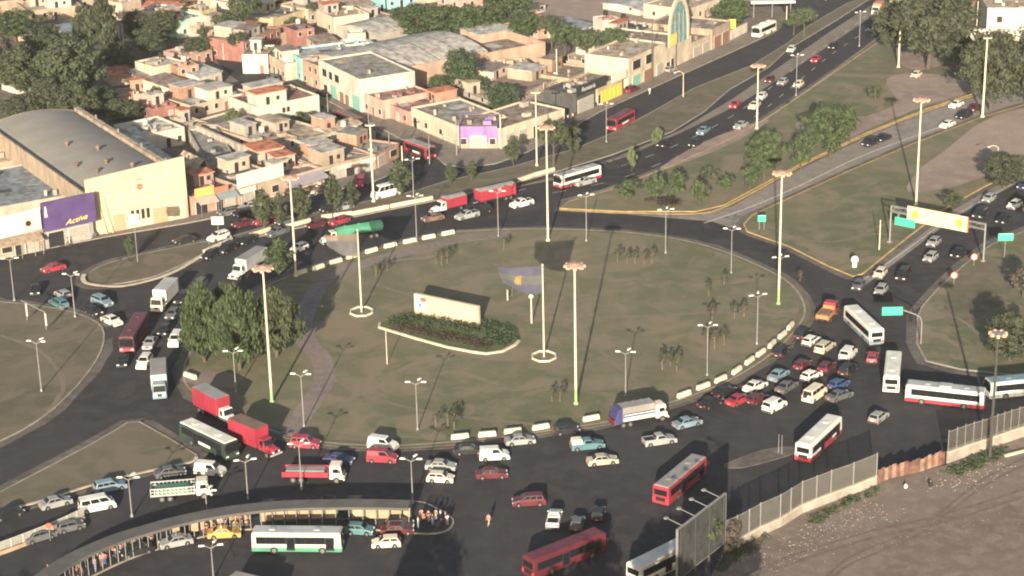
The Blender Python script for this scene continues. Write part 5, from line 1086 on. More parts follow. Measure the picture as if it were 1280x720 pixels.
        prof=[(0,0),(W_,0)]+[(u,z-.03) for u,z in arc[::-1]]
        ob('wall',MB().add([P3(u,0,z) for u,z in prof]+[P3(u,D_,z) for u,z in prof],[tuple(range(len(prof))),tuple(range(len(prof),2*len(prof)))[::-1]]+[(i,len(prof)+i,len(prof)+(i+1)%len(prof),(i+1)%len(prof)) for i in range(len(prof))]),W,t)
        rm=MB(); aa=[(u,z+.02) for u,z in arc]
        rm.add([P3(u,-.15,z) for u,z in aa]+[P3(u,D_+.15,z) for u,z in aa],[(i,i+1,n+2+i,n+1+i) for i in range(n)]); rf=ob('roof',rm,R,t)
        nr=max(2,int(D_/7))
        for k in range(1,nr):
            w_=D_*k/nr; m=MB(); m.add([P3(u,w_-.12,z+.05) for u,z in aa]+[P3(u,w_+.12,z+.05) for u,z in aa],[(i,i+1,n+2+i,n+1+i) for i in range(n)]); ob('roof_rib',m,roofm('darkgrey'),rf)
        zt=e
    zw=[(1.0,2.2)] if zt<4.6 else [(1.0,2.2),(zt*.5+1.0,zt*.5+2.3)]
    if win is None:
        n=int(L/2.6); 
        for zi,(z0,z1) in enumerate(zw):
            for k in range(n):
                xc=L*(k+.5)/n
                if zi==0 and k==n//2: opening(t,'d',xc-.5,xc+.5,0.05,2.15,rr.choice([SHR_,DARKP,SHUT]))
                elif rr.random()<.6: opening(t,'w',xc-.45,xc+.45,z0,min(z1,zt-.25),DARKP)
    else:
        for w_ in win:
            k,u0,u1,z0,z1=w_[:5]; m={'w':DARKP,'d':DARKP,'s':SHUT,'g':SHG,'b':SHR_}[k]; opening(t,'w' if k=='w' else 'd',u0*L,u1*L,z0,z1,m)
    if side:
        for s,xx in ((1,L),(-1,0)):
            for k in range(int(dep/5)):
                yc=dep*(k+.5)/int(dep/5)
                if rr.random()<.5: side_opening(t,'w',yc-.45,yc+.45,1.1,2.2,DARKP,xx,s)
    if tank:
        tx,ty=L*rr.uniform(.3,.7),dep*rr.uniform(.4,.7); k=ob('water_tank',MB().lathe((tx,ty,zt+.9),[(.62,0),(.62,1.0),(.45,1.2),(.12,1.28)],12),BLACKP if rr.random()<.4 else mat('tank_cement',(.45,.42,.36),.9,.1),t)
        for q in ((-.4,-.4),(.4,-.4),(-.4,.4),(.4,.4)): ob('tank_leg',MB().box(tx+q[0]-.06,tx+q[0]+.06,ty+q[1]-.06,ty+q[1]+.06,zt,zt+.9),W,k)
    return t,a,rz,L,H
def sign(label,a,rz,x0,x1,z0,z1,m,y=-.35,nm='shop_sign',th=.18,cat='shop sign'):
    t=T(nm,label,cat,a,rz); ob('board',MB().box(x0,x1,y-th,y,z0,z1),m,t,bevel=.02); return t
HS=[ # x,y,x2,y2, height px, depth m, wall, roof, label, style, tank
# strip behind / beside the theatre
(-60,300,92,272,30,26,'peach','blue','low shop hall with a blue grey roof left of the theatre','flat',0),
(-80,240,30,222,24,20,'tan','tan','tan roofed house at the left edge behind the blue grey roof','flat',1),
# between theatre and the white signed shop
(206,240,232,235,34,26,'concrete','white','narrow grey block squeezed against the theatre side','slope',0),
(262,226,300,222,18,30,'concrete','grey','long grey roofed warehouse behind the long white sign','flat',0),
(176,192,232,180,22,12,'white','white','white walled house with a pale roof behind the theatre','flat',1),
(232,176,262,169,16,10,'tan','tan','tan walled yard house with low parapets','flat',0),
(330,236,400,222,20,16,'pink','brown','pinkish patched shop building behind the awning','flat',1),
(336,196,372,186,16,18,'tan','brown','weathered brown roof house in the middle of the rubble roofs','flat',1),
(376,190,420,178,14,18,'concrete','tan','grey rubble roof house left of the cream end wall','flat',0),
(300,180,338,168,18,14,'concrete','brown','patched roof house above the corrugated sheds','ridge',0),
(430,186,470,176,12,14,'concrete','brown','grey flat roof behind the low corner row','flat',1),
# beige factory etc
(240,148,313,130,16,14,'peach','brown','long beige factory wall with a red coping','flat',0),
(222,130,250,122,22,12,'cream','brown','cream side house left of the beige factory','slope',0),
(224,110,250,106,26,5,'brick','grey','brick cube tower with a dark tank on top','flat',1),
(196,108,232,100,24,9,'cream','lightgrey','cream two level house with a grey terrace','flat',1),
(232,84,266,76,14,9,'salmon','tan','salmon upper house with a tan flat roof','flat',0),
(250,112,278,104,20,8,'white','sheet','white annex with a sloping grey sheet roof','slope',0),
(140,108,170,104,14,8,'peach','tile','small house with a bright red tile roof','slope',0),
(192,154,222,148,18,7,'red','maroon','red shed in front of the beige factory','flat',0),
(140,128,190,124,8,7,'pink','tan','low pink yard house with white posts','flat',0),
(176,110,200,106,14,8,'tan','grey','grey canopied house right of the red tile roof','slope',0),
(20,52,42,50,14,6,'orange','tan','little orange house between the left trees','flat',0),
(22,118,44,113,12,7,'white','grey','small white gabled shed among the left trees','gable',0),
(36,138,84,132,14,8,'white','grey','white walled low house right behind the theatre roof','ridge',0),
(36,28,104,20,14,14,'tan','tan','long tan roofed building at top left','flat',1),
(84,50,126,44,10,10,'grey','blue','blue grey sheet shed among the trees at top left','slope',0),
(-30,20,30,12,14,14,'tan','brown','brown roof house at the top left corner','flat',0),
(100,12,150,4,12,12,'tan','tan','tan row house at the top left','flat',0),
(154,26,178,20,22,10,'peach','tan','peach tower house behind the conifer','flat',1),
(176,10,214,2,12,12,'yellow','tan','yellowish row house at the top, left part','flat',0),
(208,34,232,26,18,10,'white','brown','white house with an arched doorway beside the pink gable','flat',0),
(222,24,246,10,14,12,'salmon','tile','salmon gabled house at the top left centre','gable',0),
(226,48,258,40,22,9,'mint','grey','mint green and white house with a dark doorway','flat',0),
(254,36,272,31,22,8,'yellow','grey','yellow house right of the mint one','flat',0),
(262,50,300,40,12,8,'pink','tan','pale pink low house between trees','flat',0),
(262,12,312,0,16,12,'peach','tan','peach house at the top near the pale pole','flat',0),
(246,8,268,2,10,10,'red','maroon','red roofed little house at the top behind the yellow one','ridge',0),
# right of the cross street bend
(306,78,352,60,26,12,'red','brown','red walled house with a tan flat roof','flat',1),
(304,92,336,92,24,10,'white','brown','white broken front house under the red one','flat',0),
(336,66,362,56,18,14,'cream','brown','cream house behind the red one','flat',1),
(330,86,358,102,22,14,'peach','brown','peach shop row left of the turquoise front','flat',0),
(358,92,378,104,30,22,'turquoise','sheet','turquoise two storey street front','flat',0),
(379,104,400,113,30,20,'orange','rust','orange two storey street front','flat',0),
(370,62,394,58,24,8,'red','darkgrey','red cube house with dark tanks on its roof','flat',1),
(342,42,386,28,18,14,'yellow','grey','yellow long house behind the red cube','flat',0),
(386,30,426,20,18,12,'peach','tan','peach house with three dark garage openings','flat',0),
(396,66,424,62,14,12,'concrete','brown','dark roofed building right of the red cube','ridge',0),
(418,44,462,38,22,12,'cream','tan','cream square house with one dark window','flat',0),
(430,26,466,20,22,9,'pink','brown','pink turret house with a conical roof','ridge',0),
(464,18,482,14,20,8,'turquoise','turquoise' if False else 'white','turquoise cube house at the top centre','flat',0),
(300,18,340,8,12,12,'cream','tan','cream row house at the top, right of the pale pole','flat',0),
(340,12,384,4,12,10,'red','maroon','red row house at the top centre left','flat',0),
(384,10,430,2,12,12,'concrete','brown','concrete row house at the top centre','flat',0),
(466,38,498,32,12,10,'tan','brown','rubble house left of the broad trees','flat',0),
(484,12,520,6,12,10,'turquoise','tan','pale turquoise row house at the very top','flat',0),
(520,6,600,-6,12,12,'peach','tan','peach row along the top centre','flat',0),
(576,14,604,8,14,10,'pink','tan','pink house left of the tall tree at top','flat',0),
# behind the shops in the centre
(455,140,480,150,24,13,'pink','maroon','pink house with a maroon terrace roof','flat',0),
(482,146,512,158,18,16,'salmon','maroon','salmon low front with a maroon roof','flat',0),
(516,136,540,133,14,6,'white','grey','little white roof terrace house behind the salmon front','flat',1),
(625,100,664,97,18,6,'tan','tan','tan garden building at the yard lawn','flat',0),
(650,52,688,47,14,10,'brick','brown','brick shed with a brown roof left of the park','flat',0),
(654,22,682,14,12,9,'white','brown','white gabled shed behind the brick shed','slope',0),
(706,52,745,42,14,10,'cream','blue','cream end house with a blue grey roof at the park','slope',0),
(755,50,777,47,24,6,'white','maroon','white cube house with a small red structure on top','flat',1),
(782,46,796,42,16,5,'pink','maroon','tiny pink cube house right of the white one','flat',1),
(655,126,706,104,10,26,'tan','brown','wide brown roofed workshop behind the cream row shops','flat',1),
(612,136,650,128,10,16,'concrete','tan','grey parapet workshop behind the violet corner','flat',0),
(712,110,744,96,12,14,'tan','brown','brown roofed workshop behind the black sign','flat',0),
(740,86,772,74,8,10,'tan','tan','low tan wall house under the park trees','flat',0),
(790,66,822,52,22,9,'concrete','darkgrey','dark roofed block behind the two storey cream front','flat',0),
(858,30,904,14,18,14,'cream','tan','cream arcade building behind the arched hall','flat',0),
(800,20,856,6,10,14,'white','sheet','pale sheet roofed hall at the top','ridge',0),
(900,10,960,-8,12,14,'white','sheet','pale hall behind the full green tree','ridge',0),
(1140,14,1180,8,10,10,'tan','grey','grey roofed house behind the dark trees','flat',0),
]
for x,y,x2,y2,hp,dep,wl,rf,lab,st,tk in HS: house(x,y,x2,y2,hp,dep,wl,rf,lab,style=st,tank=bool(tk),cat='warehouse' if 'warehouse' in lab or 'hall' in lab.split() else 'house')
# --- the theatre-like hall with the cream screen front
a,rz,L=frame(113,296,236,272); H=hm(113,296,70)
t=T('theatre_hall','big cream fronted hall with a grey shallow roof','hall',a,rz); CW=mat('hall_cream',(.50,.43,.29),.9,.07,.3); DP=60
ob('front_wall',MB().add([(0,0,0),(L,0,0),(L,0,H+1.2),(0,0,H),(0,.5,0),(L,.5,0),(L,.5,H+1.2),(0,.5,H)],[(0,1,2,3),(7,6,5,4),(0,4,5,1),(1,5,6,2),(2,6,7,3),(3,7,4,0)]),CW,t)
e=H-3.2; n=14; arc=[(L*k/n,e+1.7*math.sin(math.pi*k/n)**.8) for k in range(n+1)]
ob('side_wall',MB().box(.02,.45,.51,DP,0,e+.55),wallm('tan'),t); ob('side_wall',MB().box(L-.45,L-.02,.51,DP,0,e+.55),wallm('cream'),t)
ob('back_wall',MB().add([(x,DP,z) for x,z in [(0.5,0),(L-.5,0)]+arc[::-1]]+[(x,DP+.4,z) for x,z in [(.5,0),(L-.5,0)]+arc[::-1]],[tuple(range(n+3)),tuple(range(n+3,2*n+6))[::-1]]+[(i,n+3+i,n+3+(i+1)%(n+3),(i+1)%(n+3)) for i in range(n+3)]),wallm('tan'),t)
rf=ob('roof',MB().add([(x*.96+.02*L,.55,z) for x,z in arc]+[(x*.96+.02*L,DP,z) for x,z in arc],[(i,i+1,n+2+i,n+1+i) for i in range(n)]),mat('hall_roof',(.235,.22,.20),.95,.1,.15),t)
ob('gutter_parapet',MB().box(L-.9,L+.25,.6,DP,e+.2,e+1.0),roofm('tan'),t); ob('gutter_parapet',MB().box(-.25,.1,.55,DP,e+.56,e+.8),roofm('darkgrey'),t)
for u,v in ((.28,9),(.45,13),(.20,16),(.55,23),(.35,30),(.62,8)):
    x=L*u; z=e+1.7*math.sin(math.pi*u)**.8; vt_=ob('roof_vent',MB().lathe((x,v,z-.1),[(.28,0),(.28,.7),(.5,.75),(.45,1.0),(.1,1.15)],10),roofm('rust'),rf)
for v in (9,22,35,48): ob('lamp_bracket',MB().box(L-.35,L-.1,v,v+.5,e+1.0,e+1.9),STEEL,t)
for k in range(4): ob('window_slit',MB().box(L*.42+k*1.05,L*.42+k*1.05+.62,-.08,-.003,1.6,3.6),DARKP,t)
ob('door_panel',MB().box(L*.24,L*.36,-.06,-.003,0,3.4),mat('hall_panel',(.42,.27,.17),.9,.05),t); ob('door_panel',MB().box(L*.64,L*.79,-.06,-.003,0.1,3.2),_M['hall_panel'],t); ob('door_panel',MB().box(L*.82,L*.96,-.06,-.003,.1,3.0),K_cream,t)
for z in (4.4,6.3,8.0): ob('string_course',MB().box(L*.2,L*.985,-.1,-.004,z,z+.09),mat('hall_course_tan',(.36,.28,.19),.9,0),t)  # raised courses in one even tan, darker than the cream front
for q,(x0,x1,zb) in enumerate(((.07,.16,1),(.13,.22,.5))):
    ob('buttress',MB().hexa([(L*x1-.14,-.5,0),(L*x1+.14,-.5,0),(L*x1+.14,-.002,0),(L*x1-.14,-.002,0)],[(L*x0-.1,-.12,H-.9),(L*x0+.1,-.12,H-.9),(L*x0+.1,-.002,H-.9),(L*x0-.1,-.002,H-.9)]),CW,t)
text('C A S A N O V A',1.0,mat('hall_letters',(.30,.23,.16),.8,0),t,(L*.56,-.03,H-.7),rot=(math.pi/2,-.055,0),sx=1.35)
ob('round_emblem',MB().tube((L*.53,-.08,H-3.2),(L*.53,-.01,H-3.2),.65,n=18),mat('emblem_red',(.40,.13,.09),.8,.1),t); ob('emblem_arc',MB().box(L*.53-.9,L*.53+.9,-.05,-.01,H-2.0,H-1.5,.25,0),mat('emblem_pink',(.42,.25,.18),.8,.1),t)
ob('base_stain',MB().box(L*.97,L+.004,-.03,-.003,0,3.6),mat('pink_stain',(.45,.28,.21),.9,.1),t)
# --- purple sign shop and white sign shop
t,a,rz,L,H=house(56,312,118,298,30,9,'grey','brown','open fronted shop under the purple sign','flat',win=[('d',.1,.4,0.1,3.0),('s',.5,.9,.1,3.0)],side=0,clutter=0)
t=sign('big purple sign board with yellow script beside the cream hall',a,rz,-.2,L*1.03,H-1.0,H+4.6,paint('purple'),-.5,th=.7); text('Activa',1.35,mat('sign_yellow',(.85,.68,.12),.6,0),t,(L*.62,-1.23,H+.1),sx=1.3,shear=.5,rot=(math.pi/2,-.1,0)); ob('white_mark',MB().box(.15,.75,-1.23,-1.2,H+1.8,H+3.9,.15,0),SW,t)
t,a,rz,L,H=house(-40,332,56,313,28,10,'tan','darkgrey','shop with brown awning under the white curved sign','flat',win=[('d',.62,.7,0.1,3.0),('s',.75,.97,.1,3.0),('w',.45,.58,1,2.6)],side=0,clutter=0)
m=MB(); n=8; vs=[]
for k in range(n+1):
    u=k/n; x=L*(.0+.96*u); dy=-.5-1.0*math.sin(u*math.pi*.5+.2); 
    vs+=[(x,dy,H-.4+.9*u),(x,dy,H+3.6+1.0*u),(x,dy+.2,H-.4+.9*u),(x,dy+.2,H+3.6+1.0*u)]
fs=[]
for k in range(n):
    o_=k*4; fs+=[(o_,o_+4,o_+5,o_+1),(o_+2,o_+3,o_+7,o_+6),(o_+1,o_+5,o_+7,o_+3),(o_,o_+2,o_+6,o_+4)]
fs+=[(0,1,3,2),(n*4,n*4+2,n*4+3,n*4+1)]
m.add(vs,fs); t=T('shop_sign','curved white sign board with a camera-like emblem at the left edge','shop sign',a,rz); ob('board',m,SW,t)
text('DEPORTIVOS',1.0,mat('sign_green_letters',(.2,.40,.36),.7,0),t,(L*.66,-1.55,H+3.4),rot=(math.pi/2,-.04,-.05),sx=1.1)
ob('square_emblem',MB().box(L*.74,L*.86,-1.62,-1.55,H+.9,H+2.9),mat('emblem_pale_red',(.62,.38,.30),.8,0),t); ob('lens_ring',MB().tube((L*.79,-1.68,H+2.0),(L*.79,-1.62,H+2.0),.55,n=16),DARKP,t)
aw=T('awning','worn brown awning under the curved white sign','awning',a,rz); ob('canvas',MB().hexa([(0,-2.2,H-1.6),(L*.96,-2.2,H-1.6),(L*.96,-.02,H-.6),(0,-.02,H-.6)],[(0,-2.2,H-1.45),(L*.96,-2.2,H-1.45),(L*.96,-.02,H-.42),(0,-.02,H-.42)]),mat('brown_canvas',(.28,.22,.16),.95,.3,1.5),aw)
for q in (.66,.83,.94): ob('post',MB().tube((L*q,-2.1,-.0),(L*q,-2.1,H-1.6),.07,n=6),STEEL,aw)
# --- awning shops right of the hall
t,a,rz,L,H=house(240,270,296,258,24,11,'salmon','rust','shop with an orange fascia and two awnings','flat',win=[('d',.1,.35,.1,2.6),('d',.55,.7,.1,2.6),('s',.76,.95,.1,2.6)],side=0)
sign('orange fascia board right of the cream hall',a,rz,L*.08,L*.5,H-.2,H+1.5,mat('fascia_orange',(.68,.34,.10),.8,.06)); sign('dull red fascia board beside the orange one',a,rz,L*.52,L*.82,H-.2,H+1.0,mat('fascia_red',(.42,.14,.09),.8,.1))
def awning(label,a,rz,x0,x1,z,m,out=2.2,posts=True):
    t=T('awning',label,'awning',a,rz); ob('canvas',MB().hexa([(x0,-out,z-.9),(x1,-out,z-.9),(x1,-.02,z),(x0,-.02,z)],[(x0,-out,z-.8),(x1,-out,z-.8),(x1,-.02,z+.12),(x0,-.02,z+.12)]),m,t)
    if posts:
        for x in (x0+.2,x1-.2): ob('post',MB().tube((x,-out+.1,0),(x,-out+.1,z-.9),.05,n=6),STEEL,t)
awning('pinkish tan awning below the orange fascia',a,rz,L*.1,L*.52,H-.5,mat('canvas_tan',(.42,.33,.27),.95,.1,1)); awning('blue grey awning right of the tan one',a,rz,L*.54,L*.98,H-.3,mat('canvas_blue',(.20,.24,.26),.95,.1,1))
t,a,rz,L,H=house(246,236,268,231,34,8,'peach','tan','narrow peach house with a round hole window above the orange fascia','gable',win=[('w',.3,.6,4.2,5.4)],side=0)
t,a,rz,L,H=house(300,258,354,243,26,14,'tan','darkgrey','grey roofed shop under the long white sign','flat',win=[('s',.05,.3,.1,2.6),('d',.35,.5,.1,2.5),('w',.75,.9,1.0,2.4)],side=0)
t=sign('long white fascia sign with faint ribs above the verge trees',a,rz,-.6,L*1.0,H-.3,H+2.5,SW,th=.3); 
for k in range(14): ob('fascia_rib',MB().box(-.5+L*k/14,-.42+L*k/14,-.7,-.652,H+1.9,H+2.6),K_cream,t)
sign('small white sign panel hanging under the long white fascia',a,rz,0,L*.36,H-1.7,H-.7,SW)
t,a,rz,L,H=house(354,243,402,229,20,9,'pink','brown','shop with a long lilac grey awning','flat',win=[('d',.2,.4,.1,2.4),('w',.5,.7,.9,2.2)],side=0,clutter=5)
awning('long lilac grey awning beside the cream headed mast',a,rz,0,L,H-.6,mat('canvas_lilac',(.30,.27,.30),.95,.1,1),3.0)
t,a,rz,L,H=house(402,229,470,212,20,14,'tan','grey','low tan shop row with a red and white fascia','flat',win=[('d',.05,.15,.1,2.4),('s',.2,.38,.1,2.6),('d',.45,.6,.1,2.5),('s',.65,.9,.1,2.6)],side=0,clutter=4)
t=sign('long red and white fascia above the low tan shops',a,rz,L*.3,L*.98,H-1.5,H-.5,mat('fascia_pink',(.58,.36,.30),.8,.3,2),y=-.1); text('MUEBLERIA LIZARRAGA',.8,mat('fascia_letters',(.72,.66,.60),.7,0),t,(L*.66,-.3,H-1.0),sx=1.1)
house(470,212,500,196,18,14,'brown' if False else 'brick','grey','rounded brown corner shop at the mouth of the cross street','flat',win=[('s',.1,.4,.1,2.6),('w',.6,.85,.9,2.3)],side=0)
# long pilastered ruin wall
a,rz,L=frame(246,178,312,208); rz2=rz; h=hm(246,178,22); t=T('ruined_wall','long ruined wall with pale pilasters beside the grey warehouse roof','wall',a,rz); ob('wall',MB().box(0,L,0,.5,0,h),wallm('concrete'),t)
for k in range(9): ob('pilaster',MB().box(L*(k+.4)/9-.18,L*(k+.4)/9+.18,-.14,-.003,.3,h-.3),wallm('cream'),t)
# white long gabled building and its flank
t,a,rz,L,H=house(322,158,400,142,24,13,'white','maroon','long white walled building with a maroon roof end','flat',win=[('w',.4,.45,2,3.2),('w',.47,.52,2,3.2)],side=0)
t,a,rz,L,H=house(408,178,452,166,16,3,'cream','tan','cream end wall building with two small windows by the cross street','slope',win=[('w',.86,.9,1,2),('w',.93,.97,1,2)],side=0)
a,rz,L=frame(236,168,300,150); h=hm(236,168,14); t=T('boundary_wall','long white boundary wall below the beige factory','wall',a,rz); ob('wall',MB().box(0,L,0,.3,0,h),wallm('white'),t); ob('coping',MB().box(-.05,L+.05,-.06,.36,h,h+.1),K_cream,t)
# --- big white corner building on the cross street
t,a,rz,L,H=house(400,114,452,141,40,14,'white','grey','big white two storey building on the cross street','flat',win=[('g',.28,.42,.1,3.2),('d',.12,.2,.1,2.4),('b',.5,.6,.1,2.6),('b',.63,.72,.1,2.6),('g',.8,.98,.1,3.6),('w',.1,.2,4.4,6.2),('w',.26,.34,4.4,6.2),('w',.4,.5,4.4,6.2)],side=0,cat='commercial building',clutter=1)
t,a,rz,L,H=house(434,86,464,83,30,6,'white','white','white rooftop block above the big white building','flat',win=[],side=0,clutter=0)
t,a,rz,L,H=house(436,64,458,63,22,4,'cream','white','small cream stair tower behind the white rooftop block','flat',win=[('w',.7,.76,5,5.6)],side=0,clutter=0)
# --- terracotta warehouse with barrel roofs
t,a,rz,L,H=house(458,122,610,90,38,27,'orange','lightgrey','terracotta walled warehouse with pale barrel roof','barrelx',win=[],side=0,cat='warehouse')
t,a,rz,L,H=house(610,90,682,76,24,17,'orange','brown','terracotta yard building with a sunken brown roof','flat',win=[],side=0,par=2.2,cat='warehouse',clutter=1)
house(606,62,645,52,20,9,'tan','sheet','raised grey sheet roof behind the terracotta yard','slope',win=[],side=0)
house(470,60,520,48,22,16,'concrete','lightgrey','lower pale barrel roofed shed behind the rooftop block','barrelx',win=[],side=0,cat='warehouse')
# --- corner shops
house(515,158,572,182,24,13,'cream','grey','cream street front with dark doors left of the violet corner','flat',win=[('w',.3,.36,1,2.2),('w',.62,.68,1,2.2),('d',.05,.12,.1,2.4)],side=0,cat='shop')
t,a,rz,L,H=house(574,186,622,186,28,10,'purple','brown','violet corner shop with a brown roof','flat',par=.12,win=[('s',.3,.7,.1,2.8),('w',.05,.2,1,2.3),('w',.8,.95,1,2.3)],side=0,cat='shop')
ob('pale_dado',MB().box(-.02,L+.02,-.06,-.003,0,1.4),wallm('tan'),t)
t,a,rz,L,H=house(626,186,706,160,25,12,'cream','brown','long cream row of shops with pilasters','flat',win=[('s',.08,.2,.1,2.8),('s',.28,.4,.1,2.8),('d',.5,.6,.1,2.6),('w',.68,.74,.8,2.3),('w',.8,.86,.8,2.3)],side=0,cat='shop',clutter=3)
t,a,rz,L,H=house(720,144,744,134,26,9,'dark','darkgrey','dark shop front beneath the black sign','flat',win=[('s',.1,.9,.1,3.2)],side=0,cat='shop')
t=sign('black sign board with grey script over the dark shop',a,rz,-.4,L*1.5,H-.4,H+1.9,mat('sign_black',(.035,.035,.04),.5,.1)); text('Remisería',1.5,mat('sign_grey_script',(.55,.55,.56),.6,0),t,(L*.55,-.56,H+.7),sx=.95,shear=.25)
t,a,rz,L,H=house(747,132,778,118,24,9,'yellow','brown','yellow shop front with folding shutters','flat',win=[('d',.02,.1,.1,2.4)],side=0,cat='shop')
for k in range(5): ob('yellow_panel',MB().box(L*(.14+.17*k),L*(.28+.17*k),-.12,-.004,.1,3.0),mat('panel_yellow',(.75,.45,.08),.8,.08),t)
sign('white sign panel over the yellow shop',a,rz,L*.5,L*1.1,H-.6,H+1.4,SW)
t,a,rz,L,H=house(786,112,832,90,38,12,'cream','tan','two storey cream front with balcony openings','flat',win=[('g',.1,.3,.1,2.8),('b',.4,.62,.1,2.8),('s',.75,.92,.1,2.8),('w',.1,.3,4.2,6.4),('w',.45,.62,4.2,6.4)],side=0,cat='commercial building')
t,a,rz,L,H=house(832,90,864,74,30,22,'cream','brown','cream arched hall front below the tall arch','flat',win=[('d',.2,.3,.1,2.6),('w',.02,.14,.9,2.2)],side=0,cat='hall')
# arch on top
R_=L*.32; cx=L*.5; m=MB(); n=14
for k in range(n):
    a0=math.pi*k/n; a1=math.pi*(k+1)/n
    for rr0,rr1,y0,y1 in ((R_,R_+.9,-.25,.25),):
        c=[(cx+rr0*math.cos(a0),H+3.2+rr0*math.sin(a0)*1.5),(cx+rr1*math.cos(a0),H+3.2+rr1*math.sin(a0)*1.5),(cx+rr1*math.cos(a1),H+3.2+rr1*math.sin(a1)*1.5),(cx+rr0*math.cos(a1),H+3.2+rr0*math.sin(a1)*1.5)]
        m.hexa([(p[0],y0,p[1]) for p in c],[(p[0],y1,p[1]) for p in c])
m.box(cx-R_-.9,cx-R_,-.25,.25,H-.4,H+3.2); m.box(cx+R_,cx+R_+.9,-.25,.25,H-.4,H+3.2); m.box(cx-1.4,cx+1.4,-.3,.3,H+3.2+(R_+.85)*1.5,H+3.2+(R_+.85)*1.5+2.0,.2,0)
ob('arch',m,wallm('cream'),t); gl=ob('arch_glazing',MB().prism([(cx-R_+.02,H-.3),(cx+R_-.02,H-.3)]+[(cx+(R_-.02)*math.cos(math.pi*k/12),H+3.2+(R_-.02)*1.5*math.sin(math.pi*k/12)) for k in range(13)],-.05,.05),mat('arch_glass',(.16,.26,.25),.3,.3,1),t)
for k in range(1,4): ob('glazing_bar',MB().box(cx-R_+2*R_*k/4-.05,cx-R_+2*R_*k/4+.05,-.09,-.055,H-.3,H+3.2+R_*.9),FRAME,gl)
t=T('shop_sign','orange square sign on the brown pole under the arch','shop sign',a,rz); ob('board',MB().box(L*.02,L*.3,-.9,-.7,H+.2,H+3.0),mat('sign_orange',(.80,.50,.16),.7,.05),t)
house(864,74,890,62,20,20,'peach','brown','peach wing with grey shutters right of the arch','flat',win=[('s',.1,.4,.1,2.6),('s',.55,.85,.1,2.6)],side=0,cat='shop')
house(890,63,913,51,26,18,'tan','brown','tan block with brown gates at the end of the side street','flat',win=[('b',.1,.45,.1,3.2),('b',.55,.9,.1,3.2)],side=0,cat='shop')
a,rz,L=frame(914,50,934,40); t=T('boundary_wall','white garden wall between the tan block and the coach','wall',a,rz); ob('wall',MB().box(0,L,0,.3,0,2.4),wallm('white'),t); ob('coping',MB().box(-.05,L+.05,-.06,.36,2.4,2.5),K_cream,t)
t=T('kiosk_sign','small yellow sign box beside the full green tree','sign',g(915,42)); ob('board',MB().box(-.9,.9,-.2,.2,1.4,3.8),mat('sign_yellow2',(.75,.55,.08),.7,0),t); ob('post',MB().tube((0,0,0),(0,0,1.4),.1),STEEL,t)
t=T('fuel_canopy','long white canopy on thin posts at the top bend','canopy',g(942,22)); ob('deck',MB().box(-1,11,-2,3,4.2,4.8),SW,t); 
for x in (0,5,10): ob('post',MB().tube((x,0,0),(x,0,4.2),.12),STEEL,t)
# --- villa at top right
t,a,rz,L,H=house(1232,52,1300,52,42,14,'white','tan','white villa wall block at the top right corner','flat',win=[('w',.18,.28,5.0,6.6),('w',.02,.08,1.4,2.6)],side=0,par=.6,cat='villa')
t,a,rz,L,H=house(1231,34,1264,32,30,10,'peach','tile','pinkish villa wing with a red tile roof','ridge',win=[('w',.6,.75,1.6,3.0)],side=0,cat='villa')
a,rz,L=frame(1202,52,1262,54); t=T('garden_wall','high white garden wall in front of the villa','wall',a,rz); ob('wall',MB().box(0,L,0,.4,0,3.3),wallm('white'),t); ob('coping',MB().box(-.1,L+.1,-.1,.5,3.3,3.45),K_white,t)
#=PART8=
# ------------------------------------------------------------------ bus shelter
RL=[(512,631),(470,630),(420,630),(370,631),(325,634),(285,639),(250,645),(215,653),(180,663),(150,672),(120,684),(92,697),(62,716),(35,738),(5,765)]
P=cat_([(g(x,y,2.9).x,g(x,y,2.9).y) for x,y in RL],False,3)
t=T('bus_shelter','long curved bus shelter with a grey roof and tan back panels','bus shelter',(P[0].x,P[0].y,.15)); o0=Vector((P[0].x,P[0].y))
Q=[p-o0 for p in P]; SR=mat('shelter_roof',(.10,.097,.092),.85,.15,.5)
ob('roof',MB().sweep(Q,2.5,2.65,2.85),SR,t)
ob('fascia',MB().sweep(Q,2.56,2.5,2.64),mat('shelter_fascia',(.10,.095,.085),.8,.1),t)
acc=0; TANP=mat('shelter_panel',(.36,.27,.18),.9,.15,.6)
for i in range(0,len(Q)-1):
    a,b=Q[i],Q[i+1]; d=(b-a).normalized(); n=Vector((d.y,-d.x)); n=-n if n.y<0 else n
    p=a+n*1.0; ob('post',MB().tube((p.x,p.y,0),(p.x,p.y,2.5),.045,n=6),STEEL,t); p2=a-n*1.1; ob('post',MB().tube((p2.x,p2.y,0),(p2.x,p2.y,2.5),.06,n=6),STEEL,t)
    if i%7!=5 and i<21:
        q0=a+n*.8+d*.12; q1=b+n*.8-d*.12; ob('back_panel',MB().sweep([(q0.x,q0.y),(q1.x,q1.y)],.08,.25,1.9),TANP,t)
    if i%4==1:
        q0=a+n*.2; q1=b+n*.2; ob('bench',MB().sweep([(q0.x,q0.y),(q1.x,q1.y)],.4,.38,.45),SR,t)
